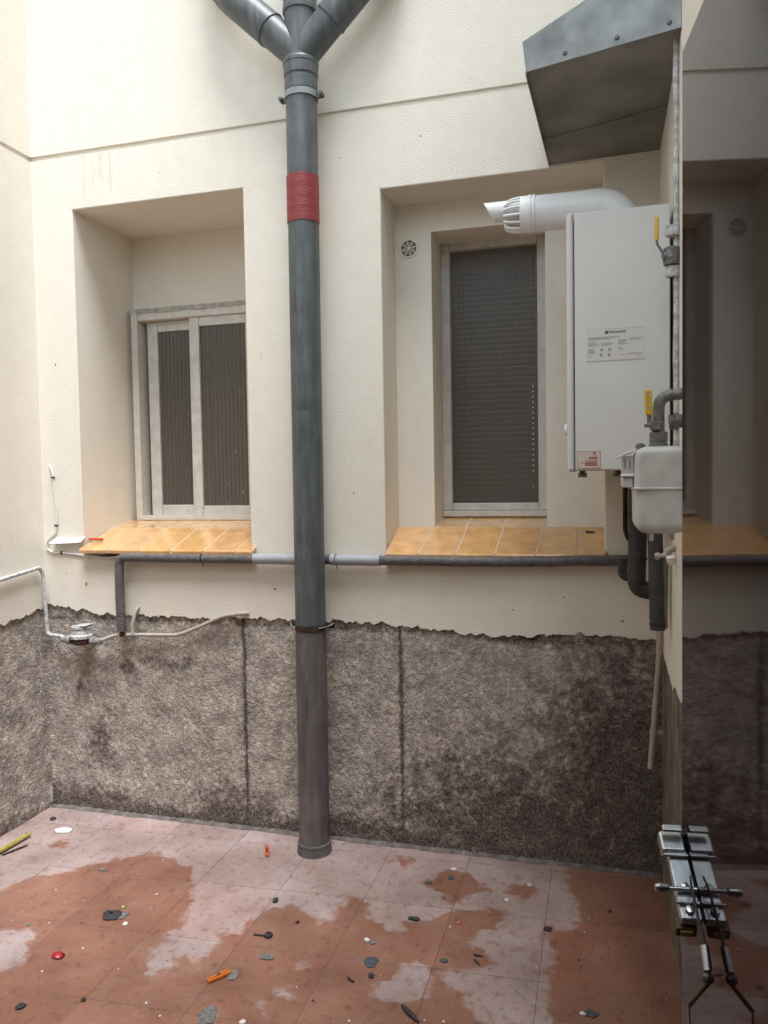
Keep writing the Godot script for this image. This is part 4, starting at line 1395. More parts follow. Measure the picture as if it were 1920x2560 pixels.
	mb.quad(wl, wr, fr, fl, Vector3.DOWN)
	mb.quad(wl + th, wr + th, fr + th, fl + th, Vector3.UP)
	mb.quad(wl, fl, fl + th, wl + th, Vector3(-1, 0, 0))
	part("underside", mb, M.zinc_dirty, t)
	# second sheet lapped under the first along the wall
	var lap := MB.new()
	var la := wl.lerp(fl, 0.32)
	var lb2 := wr.lerp(fr, 0.43)
	var dn := Vector3(0, -0.005, 0)
	lap.quad(wl + dn, wr + dn, lb2 + dn, la + dn, Vector3.DOWN)
	lap.quad(la + dn, lb2 + dn, lb2, la, Vector3(0, 0, 1))
	part("lapped_sheet", lap, M.zinc_dirty, t)
	# fascia taller at the wall end
	var fa := MB.new()
	var fo := Vector3(0, 0.001, 0.003)
	var tl := Vector3(-0.196, 2.607, 0.602) - o
	var tr := Vector3(0.204, 2.745, 0.702) - o
	var bl := fl + fo + Vector3(0.0, -0.004, 0)
	var br := fr + fo + Vector3(0.0, -0.004, 0)
	var bk := Vector3(0, 0, -0.0025)
	fa.quad(bl, br, tr, tl, Vector3(0, 0, 1))
	fa.quad(bl + bk, br + bk, tr + bk, tl + bk, Vector3(0, 0, -1))
	fa.quad(bl, br, br + bk, bl + bk, Vector3.DOWN)
	fa.quad(tl, bl, bl + bk, tl + bk, Vector3(-1, 0, 0))
	part("fascia", fa, M.zinc, t)
	var roof := MB.new()
	var wt := Vector3(-0.165, 2.90, 0.0) - o
	var wtr := Vector3(0.204, 3.02, 0.0) - o
	roof.quad(tl + bk, tr + bk, wtr, wt, Vector3.UP)
	roof.quad(tl + bk + Vector3(0, 0.002, 0), tr + bk + Vector3(0, 0.002, 0), wtr + Vector3(0, 0.002, 0), wt + Vector3(0, 0.002, 0), Vector3.UP)
	part("roof_sheet", roof, M.zinc, t)
	var side := MB.new()
	side.quad(tl, bl, wl, wt, Vector3(-1, 0, 0))
	side.box((wl + fl) * 0.5 + Vector3(0.0, -0.004, 0), Vector3(0.003, 0.014, (fl - wl).length()), Basis.looking_at(-(fl - wl).normalized(), Vector3.UP))
	part("side_flange", side, M.zinc_dirty, t)
	for u in [0.27, 0.61, 0.93]:
		var p: Vector3 = bl.lerp(br, u) + Vector3(0, 0.020, 0.0005)
		var rv := MB.new()
		rv.lathe(p, Vector3(0.25, 0, -1).normalized() * -1.0, [Vector2(0.0065, 0.0), Vector2(0.0055, 0.003), Vector2(0.0, 0.004)], 14)
		part("rivet", rv, M.bolt, t)
	# round vent beside the window
	t = thing("vent_grille", "small round slotted vent in the recess beside patterned window", "vent", "", Vector3(-0.717, 2.32, -0.2))
	for r in [[0.0305, 0.0385], [0.0215, 0.0245], [0.0135, 0.0165], [0.0, 0.006]]:
		mb = MB.new()
		mb.lathe(Vector3(0, 0, 0.001), Vector3(0, 0, 1), [Vector2(r[1], 0.0), Vector2(r[1] - 0.0006, 0.004), Vector2(r[0] + 0.0004, 0.0045), Vector2(r[0], 0.0)], 36)
		part("grille_ring", mb, M.smooth, t)
	for k in 8:
		mb = MB.new()
		var a := TAU * k / 8.0 + 0.2
		mb.box(Vector3(cos(a) * 0.018, sin(a) * 0.018, 0.003), Vector3(0.026, 0.0035, 0.0036), Basis(Vector3(0, 0, 1), a), 0.0005)
		part("grille_spoke", mb, M.smooth, t)

func lever(t: Node3D, base: Vector3, tip: Vector3, w: float, th: float) -> void:
	var mb := MB.new()
	var d := tip - base
	var b := Basis.looking_at(d.normalized(), Vector3(1, 0, 0.3).normalized())
	mb.box((base + tip) * 0.5, Vector3(th, w, d.length()), b, min(w, th) * 0.35)
	part("handle", mb, M.yellow, t, "yellow plastic sleeve of the lever")

func build_gas() -> void:
	var f := noise(0.35, 801, 3)
	# riser on the right wall
	var t := thing("gas_riser", "lumpy white painted gas pipe climbing the right wall by the boiler", "pipe", "", Vector3(0.188, 1.2, 0.64))
	var o := t.position
	var mb := MB.new()
	var path := []
	for k in 40:
		var y := lerpf(1.26, 3.2, k / 39.0)
		path.append(Vector3(0.1975 + 0.002 * f.get_noise_1d(y * 40.0), y, 0.64) - o)
	mb.tube(path, 0.0068, 16, true, f, 0.003)
	part("pipe", mb, M.whitepaint, t)
	for y in [2.045, 1.94]:
		mb = MB.new()
		mb.lathe(Vector3(0.190, y - 0.015, 0.64) - o, Vector3.UP, [Vector2(0.012, 0.0), Vector2(0.0185, 0.002), Vector2(0.0195, 0.008), Vector2(0.0175, 0.022), Vector2(0.0185, 0.028), Vector2(0.012, 0.030)], 8, f, 0.003)
		part("fitting", mb, M.whitepaint, t)
	# upper lever valve
	t = thing("lever_valve", "upper gas valve with upright yellow lever in front of the boiler", "valve", "", Vector3(0.186, 1.985, 0.655))
	o = t.position
	mb = MB.new()
	mb.lathe(Vector3(0.187, 1.955, 0.64) - o, Vector3.UP, [Vector2(0.012, 0.0), Vector2(0.021, 0.003), Vector2(0.023, 0.02), Vector2(0.021, 0.045), Vector2(0.012, 0.05)], 12, f, 0.002)
	mb.tube([Vector3(0.187, 1.982, 0.645) - o, Vector3(0.164, 1.978, 0.65) - o], [0.014, 0.011], 10)
	part("body", mb, M.grey_metal, t)
	mb = MB.new()
	mb.tube(bend([Vector3(0.166, 1.980, 0.652) - o, Vector3(0.160, 1.995, 0.652) - o, Vector3(0.149, 2.012, 0.652) - o, Vector3(0.149, 2.03, 0.652) - o], 0.012), 0.0032, 8)
	part("lever_arm", mb, M.grey_metal, t)
	lever(t, Vector3(0.149, 2.02, 0.652) - o, Vector3(0.149, 2.082, 0.652) - o, 0.010, 0.010)
	# gas meter
	t = thing("gas_meter", "white two piece gas meter with register box, hanging by door", "gas meter", "", Vector3(0.14, 1.28, 0.88))
	o = t.position
	var half := func(y0: float, y1: float, lo: bool) -> MB:
		# rounded box: lower edge of the bottom shell or upper edge of the top shell is well rounded
		var b := MB.new()
		var rows := []
		var n := 7
		for k in n + 1:
			var u := float(k) / n
			var inset := 0.028 * (1.0 - sin(u * PI / 2)) if k < n else 0.0
			var dy := 0.028 * (1.0 - cos(u * PI / 2))
			rows.append([inset, (y0 + dy) if lo else (y1 - dy)])
		rows.append([-0.001, y1 if lo else y0])
		var ringof := func(ins: float, y: float) -> Array:
			var pts := []
			var cx := 0.139; var cz := 0.86
			var hx := 0.058 - ins; var hz := 0.092 - ins
			var rr := maxf(0.022 - ins * 0.4, 0.004)
			for c in 4:
				for s in 6:
					var a := PI / 2 * c + PI / 2 * s / 5.0
					var q := Vector2(cos(a), sin(a)) * rr + Vector2((hx - rr) * (1 if c == 0 or c == 3 else -1), (hz - rr) * (1 if c < 2 else -1))
					pts.append(Vector3(cx + q.x, y, cz + q.y) - o)
			return pts
		var rings := []
		for q in rows: rings.append(ringof.call(q[0], q[1]))
		var flat := []
		for rg in rings:
			for p in rg: flat.append(p)
			flat.append(rg[0])
		var nx: int = rings[0].size() + 1
		var cen := Vector3(0.139, (y0 + y1) / 2, 0.86) - o
		for j in rings.size() - 1:
			for i in nx - 1:
				var q := [flat[j * nx + i], flat[j * nx + i + 1], flat[(j + 1) * nx + i + 1], flat[(j + 1) * nx + i]]
				var ns := []
				for p in q:
					var d: Vector3 = p - cen
					var yy := d.y / 0.045
					ns.append(Vector3(signf(d.x) * pow(absf(d.x) / 0.058, 6.0) + d.x * 0.5, (pow(absf(yy), 5.0) * signf(yy) if absf(yy) > 0.5 else 0.0) * (1.0 if (yy < 0) == lo else 0.0), signf(d.z) * pow(absf(d.z) / 0.092, 6.0)).normalized())
				b.tri(q[0], q[1], q[2], ns[0], ns[1], ns[2])
				b.tri(q[0], q[2], q[3], ns[0], ns[2], ns[3])
		var cap := Vector3(0.139, y0 if lo else y1, 0.86) - o
		for i in nx - 1:
			b.face(cap, flat[i], flat[i + 1], Vector3.DOWN if lo else Vector3.UP)
		return b
	part("upper_shell", half.call(1.384, 1.478, false), M.meter, t)
	part("lower_shell", half.call(1.277, 1.378, true), M.meter, t)
	mb = MB.new()
	mb.box(Vector3(0.139, 1.381, 0.86) - o, Vector3(0.126, 0.006, 0.194), Basis.IDENTITY, 0.002)
	part("seam_flange", mb, M.meter, t)
	mb = MB.new()
	mb.box(Vector3(0.068, 1.432, 0.86) - o, Vector3(0.026, 0.050, 0.11), Basis.IDENTITY, 0.003)
	var rg2 := part("register_box", mb, M.meter, t)
	mb = MB.new()
	mb.box(Vector3(0.062, 1.4625, 0.862) - o, Vector3(0.044, 0.0035, 0.12), Basis(Vector3(0, 0, 1), 0.40), 0.001)
	part("visor", mb, M.white, rg2)
	mb = MB.new()
	mb.box(Vector3(0.067, 1.412, 0.862) - o, Vector3(0.030, 0.006, 0.116), Basis.IDENTITY, 0.002)
	part("lower_rim", mb, M.white, rg2)
	mb = MB.new()
	mb.box(Vector3(0.0665, 1.3955, 0.862) - o, Vector3(0.026, 0.024, 0.10), Basis.IDENTITY, 0.003)
	part("register_foot", mb, M.label, rg2)
	mb = MB.new()
	for x in [0.060, 0.071]: mb.box(Vector3(x, 1.438, 0.9155) - o, Vector3(0.0022, 0.022, 0.001))
	part("slot", mb, M.print, rg2)
	for x in [0.055, 0.12]:
		pass
	mb = MB.new()
	mb.lathe(Vector3(0.097, 1.478, 0.86) - o, Vector3.UP, [Vector2(0.011, -0.004), Vector2(0.011, 0.006), Vector2(0.007, 0.010), Vector2(0.0, 0.011)], 14)
	part("plug", mb, M.grey_metal, t)
	mb = MB.new()
	mb.lathe(Vector3(0.136, 1.478, 0.89) - o, Vector3.UP, [Vector2(0.022, -0.004), Vector2(0.022, 0.006), Vector2(0.0195, 0.008), Vector2(0.0195, 0.012), Vector2(0.0205, 0.013), Vector2(0.0205, 0.033), Vector2(0.015, 0.036), Vector2(0.0, 0.037)], 8)
	part("union_nut", mb, M.grey_metal, t)
	for q in [[0.118, 0.92], [0.165, 0.90]]:
		mb = MB.new()
		mb.box(Vector3(q[0], 1.27, q[1]) - o, Vector3(0.010, 0.022, 0.010), Basis.IDENTITY, 0.002)
		part("bracket_foot", mb, M.meter, t)
	# bent inlet pipe with its valve
	mb = MB.new()
	mb.tube(bend([Vector3(0.136, 1.512, 0.89), Vector3(0.136, 1.595, 0.89), Vector3(0.20, 1.600, 0.89)], 0.03, 8), 0.0135, 18, true, f, 0.0012)
	single("gas_pipe", mb, M.grey_metal, "grey bent gas pipe turning from the meter into the wall", "pipe")
	t = thing("lever_valve", "lower gas valve with broad yellow lever above the gas meter", "valve", "", Vector3(0.125, 1.53, 0.90))
	o = t.position
	mb = MB.new()
	mb.tube([Vector3(0.16, 1.535, 0.875) - o, Vector3(0.20, 1.538, 0.875) - o], [0.017, 0.015], 8)
	mb.lathe(Vector3(0.172, 1.536, 0.875) - o, Vector3(1, 0, 0), [Vector2(0.015, 0.0), Vector2(0.021, 0.001), Vector2(0.021, 0.008), Vector2(0.015, 0.009)], 8)
	mb.tube([Vector3(0.14, 1.53, 0.905) - o, Vector3(0.104, 1.526, 0.915) - o], 0.0045, 10)
	mb.box(Vector3(0.128, 1.526, 0.903) - o, Vector3(0.024, 0.022, 0.022), Basis.IDENTITY, 0.004)
	part("body", mb, M.grey_metal, t)
	mb = MB.new()
	mb.box(Vector3(0.1145, 1.541, 0.91) - o, Vector3(0.011, 0.024, 0.003), Basis.IDENTITY, 0.001)
	part("lever_arm", mb, M.grey_metal, t)
	mb = MB.new()
	mb.box(Vector3(0.1125, 1.580, 0.911) - o, Vector3(0.0165, 0.058, 0.006), Basis(Vector3(0, 0, 1), 0.04), 0.0025)
	var hd := part("handle", mb, M.yellow, t, "yellow plastic sleeve of the lever")
	mb = MB.new()
	mb.box(Vector3(0.1115, 1.598, 0.9144) - o, Vector3(0.0045, 0.014, 0.0006))
	mb.lathe(Vector3(0.112, 1.582, 0.914) - o, Vector3(0, 0, 1), [Vector2(0.0035, 0.0), Vector2(0.0035, 0.0007), Vector2(0.0, 0.0007)], 12)
	mb.box(Vector3(0.113, 1.567, 0.9144) - o, Vector3(0.0045, 0.009, 0.0006))
	part("print", mb, M.print_light, hd)
	# tap lower on the wall
	t = thing("stop_tap", "small pale stop tap with nut whitened for sunlight on it below the gas meter", "tap", "", Vector3(0.185, 1.19, 0.55))
	o = t.position
	mb = MB.new()
	mb.tube([Vector3(0.150, 1.186, 0.56) - o, Vector3(0.160, 1.188, 0.56) - o, Vector3(0.165, 1.188, 0.56) - o, Vector3(0.178, 1.192, 0.56) - o], [0.009, 0.0105, 0.006, 0.006], 12, true, f, 0.001)
	part("handle", mb, M.cream, t)
	mb = MB.new()
	mb.tube(bend([Vector3(0.176, 1.185, 0.56) - o, Vector3(0.183, 1.205, 0.555) - o, Vector3(0.204, 1.208, 0.55) - o], 0.012), 0.009, 12, true, f, 0.001)
	part("body", mb, M.cream, t)
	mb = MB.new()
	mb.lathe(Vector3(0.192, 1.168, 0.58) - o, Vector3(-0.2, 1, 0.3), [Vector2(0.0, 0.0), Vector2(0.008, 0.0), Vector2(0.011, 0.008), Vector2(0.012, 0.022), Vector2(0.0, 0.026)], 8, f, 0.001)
	part("nut", mb, M.white, t)  # sunlight on the nut is put into its white colour

# ---------------------------------------------------------------- door
func build_door() -> void:
	var t := thing("metal_door", "open glossy dark brown metal door with rim lock, mirroring the yard", "door", "", Vector3(0.200, 0.0, 2.455))
	t.rotation.y = deg_to_rad(6.46)
	# local: face x = 0, free edge z = -0.8, thickness to +x
	var mb := MB.new()
	mb.box(Vector3(0.02, 1.0, -0.40), Vector3(0.04, 1.98, 0.80), Basis.IDENTITY, 0.010)
	part("leaf", mb, M.door, t)
	# bolt lock on the face near the free edge, drooping a little toward the room
	var al := Vector3(0, -0.43, 0.903).normalized()
	var B := Basis(Vector3(1, 0, 0), -al, Vector3(1, 0, 0).cross(-al)).orthonormalized()
	B = Basis(Vector3(1, 0, 0), al.cross(Vector3(1, 0, 0)), al)
	var nrm := B.y
	var c0 := Vector3(-0.019, 0.880, -0.728)
	mb = MB.new()
	mb.box(c0 + Vector3(0.005, 0, 0), Vector3(0.026, 0.014, 0.132), B, 0.002)
	var lk := part("rim_lock", mb, M.lock, t, "bright zinc plated bolt lock")
	mb = MB.new()
	mb.box(c0 - al * 0.048 + nrm * 0.002 + Vector3(0.001, 0, 0), Vector3(0.033, 0.019, 0.034), B, 0.004)
	part("end_cover", mb, M.lock, lk)
	mb = MB.new()
	mb.box(c0 - al * 0.058 + nrm * 0.022 + Vector3(0.002, 0, 0), Vector3(0.028, 0.006, 0.012), B, 0.003)
	part("wing_screw", mb, M.steel, lk)
	for q in [-0.024, 0.046]:
		mb = MB.new()
		mb.tube([c0 + al * q + nrm * 0.010 + Vector3(0.017, 0, 0), c0 + al * q + nrm * 0.010 - Vector3(0.011 if q > 0.0 else 0.014, 0, 0)], 0.0024, 10)
		part("rib", mb, M.steel, lk)
	for q in [0.022, 0.055]:
		mb = MB.new()
		mb.lathe(c0 + al * q + nrm * 0.009 + Vector3(0.004, 0, 0), nrm, [Vector2(0.006, 0.0), Vector2(0.005, 0.003), Vector2(0.0, 0.004)], 12)
		part("screw", mb, M.steel, lk)
	mb = MB.new()
	mb.lathe(c0 + al * 0.028 + nrm * 0.012 + Vector3(0.018, 0, 0), Vector3(-1, 0, 0), [Vector2(0.0, 0.0), Vector2(0.0035, 0.0), Vector2(0.0028, 0.034), Vector2(0.005, 0.036), Vector2(0.006, 0.047), Vector2(0.0045, 0.052), Vector2(0.0, 0.053)], 16)
	part("bolt_knob", mb, M.steel, lk)
	mb = MB.new()
	mb.box(c0 + al * 0.062 - nrm * 0.016 - Vector3(0.001, 0, 0), Vector3(0.026, 0.016, 0.016), B, 0.002)
	var hp := part("keeper", mb, M.lockdark, lk)
	mb = MB.new()
	mb.box(c0 + al * 0.0705 - nrm * 0.016 - Vector3(0.001, 0, 0), Vector3(0.015, 0.010, 0.002), B, 0.0005)
	part("brass_plate", mb, M.brassplate, hp)
	# strap and prongs hanging from the lock toward the room
	var k := Node3D.new()
	k.name = numbered(self, "key_ring")
	add_child(k, true)
	k.transform = t.transform
	tag(k, "black key strap with steel ferrule and bent wire prongs at the lock", "key ring")
	mb = MB.new()
	mb.tube([Vector3(-0.008, 0.893, -0.705), Vector3(-0.010, 0.888, -0.69), Vector3(-0.011, 0.872, -0.655), Vector3(-0.011, 0.852, -0.617)], [0.0012, 0.0016, 0.0021, 0.0021], 10)
	part("strap", mb, M.black, k)
	mb = MB.new()
	mb.tube([Vector3(-0.011, 0.853, -0.618), Vector3(-0.012, 0.835, -0.598)], 0.0050, 12)
	part("ferrule", mb, M.steel, k)
	mb = MB.new()
	mb.lathe(Vector3(-0.013, 0.829, -0.595), Vector3(1, 0, 0.3), [Vector2(0.0, -0.007), Vector2(0.005, -0.005), Vector2(0.007, 0.0), Vector2(0.005, 0.005), Vector2(0.0, 0.007)], 12)
	part("swivel", mb, M.bolt, k)
	mb = MB.new()
	mb.tube([Vector3(-0.012, 0.825, -0.594), Vector3(-0.035, 0.796, -0.592)], 0.0028, 10)
	part("prong", mb, M.lockdark, k)
	mb = MB.new()
	mb.tube([Vector3(-0.035, 0.799, -0.592), Vector3(-0.034, 0.72, -0.58)], 0.0015, 8)
	part("wire", mb, M.steel, k)

# ---------------------------------------------------------------- litter
func flake(x: float, z: float, rx: float, rz: float, h: float, sides := 9) -> MB:
	var mb := MB.new()
	var pts := PackedVector2Array()
	for k in sides:
		var r := 0.65 + 0.5 * rng.randf()
		pts.append(Vector2(cos(TAU * k / sides) * rx * r, sin(TAU * k / sides) * rz * r) * 0.8)
	mb.prism(Vector3(x, 0.0012, z), Vector3.RIGHT, Vector3(0, 0, 1), Vector3.UP, h, pts)
	return mb

func lump(x: float, z: float, r: float, flat: float) -> MB:
	var mb := MB.new()
	var f := noise(1.2, rng.randi() % 1000, 2)
	mb.lathe(Vector3(x, 0.001, z), Vector3.UP, [Vector2(0.0, 0.0), Vector2(r, 0.0), Vector2(r * 1.05, r * flat * 0.5), Vector2(r * 0.7, r * flat), Vector2(0.0, r * flat * 1.15)], 10, f, r * 0.6)
	return mb

func stick(a: Vector3, b: Vector3, r: float) -> MB:
	var mb := MB.new()
	var f := noise(0.4, rng.randi() % 1000, 2)
	mb.tube([a, a.lerp(b, 0.35) + Vector3(0, r * 0.4, r * 0.5), a.lerp(b, 0.7), b], [r * 0.8, r, r * 0.9, r * 0.6], 8, true, f, r * 0.4)
	return mb

func peg(called_label: String, at: Vector3, turn: float, c: Color, long: float) -> void:
	var t := thing("clothes_peg", called_label, "clothes peg", "", at)
	t.rotation.y = turn
	var m := mat(c, 0.4)
	for s in [-1.0, 1.0]:
		var mb := MB.new()
		mb.box(Vector3(s * 0.0052, 0.0055, long * 0.22), Vector3(0.0065, 0.010, long * 0.56), Basis(Vector3.UP, s * -0.05), 0.002)
		mb.box(Vector3(s * 0.0045, 0.0055, -long * 0.27), Vector3(0.0055, 0.009, long * 0.46), Basis(Vector3.UP, s * 0.03), 0.002)
		part("prong", mb, m, t)
	var sp := MB.new()
	sp.lathe(Vector3(0, 0.001, 0.0), Vector3.UP, [Vector2(0.003, 0.0), Vector2(0.005, 0.0), Vector2(0.005, 0.012), Vector2(0.003, 0.012)], 12)
	part("spring", sp, M.steel, t)

func build_litter() -> void:
	peg("red orange clothes peg near the foot of the drainpipe", Vector3(-1.221, 0.001, 0.163), 0.45, lin(0.62, 0.10, 0.03), 0.085)
	peg("orange clothes peg lying beside a flat grey scrap", Vector3(-1.047, 0.001, 0.881), 2.5, lin(0.62, 0.16, 0.02), 0.07)
	var mb := MB.new()
	mb.box(Vector3(-2.075, 1.1745, -0.035), Vector3(0.062, 0.010, 0.014), Basis(Vector3(0, 0, 1), -0.02) * Basis(Vector3.UP, 0.25), 0.003)
	single("red_clip", mb, mat(lin(0.55, 0.06, 0.03), 0.45), "small red plastic clip lying on the left tiled sill", "clip")
	mb = MB.new()
	mb.box(Vector3(-0.03, 1.2035, -0.145), Vector3(0.034, 0.004, 0.010), Basis(Vector3.RIGHT, 0.33) * Basis(Vector3.UP, -0.2), 0.0015)
	single("dark_leaf", mb, M.black, "dark dry leaf on the right tiled sill below the boiler", "leaf")
	mb = MB.new()
	var pts := PackedVector2Array()
	for q in [[-0.036, 0.004], [-0.018, -0.016], [0.004, -0.022], [0.030, -0.018], [0.038, 0.002], [0.022, 0.014], [0.006, 0.020], [-0.016, 0.022]]: pts.append(Vector2(q[0], q[1]))
	mb.prism(Vector3(-2.105, 0.002, 0.2), Vector3.RIGHT, Vector3(0, 0, 1), Vector3.UP, 0.006, pts)
	single("foam_scrap", mb, mat(lin(0.72, 0.80, 0.76), 0.8), "pale mint white scrap on the floor by the left corner", "scrap")
	var cane := thing("yellow_cane", "yellow jointed cane lying on the floor at the left wall", "cane")
	mb = MB.new()
	mb.tube([Vector3(-2.205, 0.012, 0.275), Vector3(-2.225, 0.013, 0.60)], 0.0095, 12)
	part("stem", mb, grained(lin(0.52, 0.42, 0.10), 0.5, 0, 0.35, 6.0, 97, 0.04), cane)
	for z in [0.33, 0.45]:
		mb = MB.new()
		mb.lathe(Vector3(-2.209 - (z - 0.33) * 0.06, 0.0125, z), Vector3(-0.06, 0, 1), [Vector2(0.0095, -0.004), Vector2(0.011, 0.0), Vector2(0.0095, 0.004)], 12)
		part("joint", mb, grained(lin(0.42, 0.36, 0.12), 0.5, 0, 0.35, 6.0, 98, 0.04), cane)
	single("twig", stick(Vector3(-2.157, 0.004, 0.339), Vector3(-2.195, 0.004, 0.43), 0.004), M.rust, "dark twig beside the yellow cane", "twig")
	# small things picked out one by one
	var blue := grained(lin(0.10, 0.115, 0.14), 0.7, 0, 0.4, 6.0, 99, 0.04)
	var grey := grained(lin(0.24, 0.23, 0.21), 0.8, 0, 0.4, 6.0, 100, 0.04)
	var coal := grained(lin(0.065, 0.058, 0.06), 0.8, 0, 0.5, 8.0, 101, 0.05)
	var pale := mat(lin(0.62, 0.60, 0.55), 0.8)
	var list := [
		["pebble", lump(-2.221, 0.117, 0.011, 0.9), coal, "dark pebble near the left back corner of floor", "pebble"],
		["dry_leaf", flake(-1.051, 0.473, 0.011, 0.018, 0.006, 7), coal, "black curled leaf near the drainpipe on grey floor", "leaf"],
		["soot_clump", lump(-1.54, 0.68, 0.026, 0.3), coal, "charcoal coloured clump on the broad rusty floor patch", "clump"],
		["soot_flake", flake(-1.505, 0.672, 0.026, 0.030, 0.002), grey, "grey brown flake touching the charcoal clump", "flake"],
		["green_crumb", lump(-1.531, 0.63, 0.006, 0.8), mat(lin(0.35, 0.55, 0.15), 0.7), "light green crumb beside the charcoal clump", "crumb"],
		["white_crumb", lump(-1.466, 0.714, 0.008, 0.7), pale, "white crumb beside the charcoal clump", "crumb"],
		["red_berry", lump(-1.564, 0.909, 0.016, 0.7), mat(lin(0.36, 0.02, 0.025), 0.4), "small round red berry on the rusty floor", "berry"],
		["green_scrap", flake(-1.768, 0.794, 0.008, 0.007, 0.002, 7), mat(lin(0.08, 0.22, 0.12), 0.7), "tiny green scrap on the rusty floor", "scrap"],
		["grey_scrap", flake(-1.012, 0.862, 0.022, 0.030, 0.0015), grey, "flat grey scrap under the orange clothes peg", "scrap"],
		["blue_flake", flake(-0.647, 0.711, 0.030, 0.036, 0.002, 10), blue, "large slate blue flake on the middle of floor", "flake"],
		["pebble", lump(-0.992, 0.662, 0.013, 0.9), coal, "shiny dark pebble with a short stalk", "pebble"],
		["twig", stick(Vector3(-1.04, 0.003, 0.667), Vector3(-1.0, 0.003, 0.664), 0.003), coal, "short dark stalk touching the shiny pebble", "twig"],
		["wire_loop", flake(-0.955, 0.76, 0.028, 0.020, 0.0025, 11), grey, "crumpled grey wire scrap on rusty floor", "scrap"],
		["pale_scrap", flake(-0.690, 0.606, 0.013, 0.012, 0.002, 7), pale, "pale scrap lying against a grey scrap", "scrap"],
		["grey_scrap", flake(-0.668, 0.614, 0.016, 0.014, 0.002, 8), grey, "grey scrap lying against a pale scrap", "scrap"],
		["grey_rag", flake(-1.002, 1.03, 0.035, 0.050, 0.002, 12), grey, "wide flat grey green rag on the floor", "rag"],
		["seed_pod", lump(-1.363, 1.059, 0.007, 0.8), M.rust, "brown seed on the rusty floor", "seed"],
		["pebble", lump(-1.512, 1.123, 0.012, 0.6), coal, "flat dark pebble at rusty floor edge", "pebble"],
		["twig", stick(Vector3(-0.69, 0.003, 0.792), Vector3(-0.668, 0.003, 0.806), 0.004), coal, "stubby dark twig near the slate blue flake", "twig"],
		["pebble", lump(-0.627, 0.768, 0.008, 0.9), coal, "small pebble below the slate blue flake", "pebble"],
		["seed_pod", lump(-0.932, 0.571, 0.006, 0.8), M.rust, "tiny brown seed on rusty floor tongue", "seed"],
		["grey_scrap", flake(-1.758, 0.428, 0.020, 0.012, 0.002, 9), grey, "grey smear like scrap at top of rusty patch", "scrap"],
		["white_scrap", flake(-0.508, 0.128, 0.018, 0.010, 0.005, 8), pale, "cluster of white paper near the wall foot", "scrap"],
		["blue_scrap", flake(-0.575, 0.236, 0.019, 0.014, 0.002, 7), blue, "slate blue scrap left of the white paper", "scrap"],
		["blue_scrap", flake(-0.507, 0.185, 0.014, 0.024, 0.002, 8), blue, "narrow slate blue scrap below the white paper", "scrap"],
		["white_scrap", flake(-0.235, 0.170, 0.014, 0.010, 0.004, 7), pale, "white scrap on the oval rusty spot", "scrap"],
		["dry_leaf", flake(-0.576, 0.465, 0.024, 0.013, 0.005, 7), coal, "black leaf with pointed end on grey floor", "leaf"],
		["blue_scrap", flake(-0.442, 0.648, 0.017, 0.013, 0.002, 6), blue, "slate blue square scrap near two twigs", "scrap"],
		["twig", stick(Vector3(-0.362, 0.003, 0.60), Vector3(-0.334, 0.003, 0.604), 0.003), coal, "straight dark twig near blue square scrap", "twig"],
		["twig", stick(Vector3(-0.356, 0.003, 0.622), Vector3(-0.336, 0.003, 0.648), 0.0025), M.rust, "curved brown twig near blue square scrap", "twig"],
		["twig", stick(Vector3(-0.511, 0.006, 0.869), Vector3(-0.455, 0.006, 0.92), 0.0065), coal, "thick black stick on the pale floor area", "twig"],
		["soot_flake", flake(-0.156, 0.417, 0.018, 0.022, 0.002, 9), coal, "dark sooty flake on the floor joint", "flake"],
		["blue_flake", flake(-0.024, 0.773, 0.024, 0.024, 0.002, 10), blue, "round slate blue flake near the right wall", "flake"],
		["white_crumb", lump(-0.045, 0.781, 0.007, 0.8), pale, "white crumb beside the round slate blue flake", "crumb"],
		["pebble", lump(0.03, 0.269, 0.006, 0.8), coal, "single dark pebble on rusty floor at right wall", "pebble"],
		["pink_crumb", lump(-0.433, 0.449, 0.006, 0.6), mat(lin(0.6, 0.15, 0.15), 0.6), "pink crumb on the rusty tongue", "crumb"],
		["glass_bead", lump(-0.30, 0.286, 0.008, 0.8), pale, "pale glassy bead below the oval rusty spot", "bead"],
		["white_scrap", flake(-0.901, 1.03, 0.014, 0.012, 0.003, 7), pale, "white scrap beside the wide grey rag", "scrap"]]
	for q in list:
		single(q[0], q[1], q[2], q[3], q[4])
	# grit: far too many specks to count
	var grit := MB.new()
	for k in 300:
		var x := rng.randf_range(LEFT + 0.03, RIGHT - 0.02)
		var z := rng.randf_range(0.03, 1.9)
		var r := 0.0012 + 0.003 * pow(rng.randf(), 3.0)
		grit.lathe(Vector3(x, 0.001, z), Vector3.UP, [Vector2(r, 0.0), Vector2(r * 0.8, r * 0.6), Vector2(0.0, r * 0.8)], 5)
	var go := single("grit", grit, pale, "fine pale crumbs of grit scattered over floor", "grit")
	go.set_meta("kind", "stuff")
	var dark := MB.new()
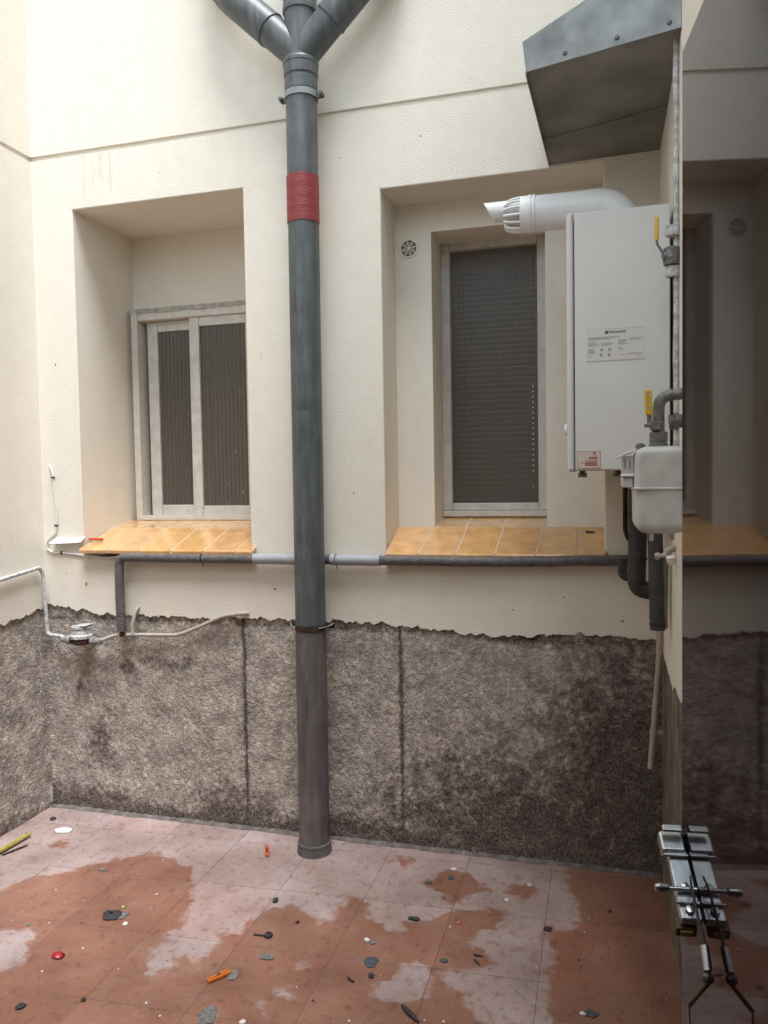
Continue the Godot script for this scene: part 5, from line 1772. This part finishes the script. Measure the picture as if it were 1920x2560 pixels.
	for k in 80:
		var x := rng.randf_range(LEFT + 0.03, RIGHT - 0.02)
		var z := rng.randf_range(0.03, 1.9)
		var r := 0.0012 + 0.0028 * pow(rng.randf(), 3.0)
		dark.lathe(Vector3(x, 0.001, z), Vector3.UP, [Vector2(r, 0.0), Vector2(r * 0.8, r * 0.5), Vector2(0.0, r * 0.6)], 5)
	go = single("dirt_specks", dark, coal, "fine dark specks of dirt scattered over floor", "dirt")
	go.set_meta("kind", "stuff")

# ---------------------------------------------------------------- scene
func _ready() -> void:
	rng.seed = 20240611
	# camera
	var cam := Camera3D.new()
	cam.name = "camera"
	cam.near = 0.02
	cam.far = 200.0
	var ca := CameraAttributesPhysical.new()
	ca.frustum_focal_length = 18.02
	ca.frustum_focus_distance = 3.0
	ca.exposure_aperture = 10.0
	cam.attributes = ca
	add_child(cam)
	cam.position = Vector3(0.0, 1.415, 2.80)
	cam.rotation_degrees = Vector3(-2.515, 15.6, -0.954)
	cam.fov = 67.32
	cam.current = true
	# sky and exposure: an overcast day seen from the bottom of a shaft
	var env := Environment.new()
	env.background_mode = Environment.BG_SKY
	var sky := Sky.new()
	var sm := ProceduralSkyMaterial.new()
	sm.sky_top_color = Color(0.86, 0.93, 1.0)
	sm.sky_horizon_color = Color(0.85, 0.90, 0.95)
	sm.ground_horizon_color = Color(0.5, 0.5, 0.5)
	sm.ground_bottom_color = Color(0.35, 0.34, 0.33)
	sm.sun_angle_max = 1.0
	sky.sky_material = sm
	env.sky = sky
	env.background_energy_multiplier = 0.6
	env.tonemap_mode = Environment.TONE_MAPPER_LINEAR
	env.tonemap_exposure = 4.2
	env.sdfgi_enabled = true
	env.ssao_enabled = true
	env.ssil_enabled = true
	var we := WorldEnvironment.new()
	we.name = "environment"
	we.environment = env
	add_child(we)
	var sun := DirectionalLight3D.new()
	sun.name = "sun"
	sun.light_energy = 0.5
	sun.light_angular_distance = 30.0
	sun.light_color = Color(0.975, 0.985, 1.0)
	sun.shadow_enabled = true
	add_child(sun)
	sun.look_at_from_position(Vector3(0, 0, 0), Vector3(-0.23, -1.0, -0.30), Vector3(0, 0, 1))

	make_materials()
	build_floor()
	build_back_wall()
	build_side_walls()
	build_windows()
	build_sills()
	build_downpipe()
	build_lagged_pipes()
	build_water()
	build_boiler()
	build_gas()
	build_door()
	build_litter()
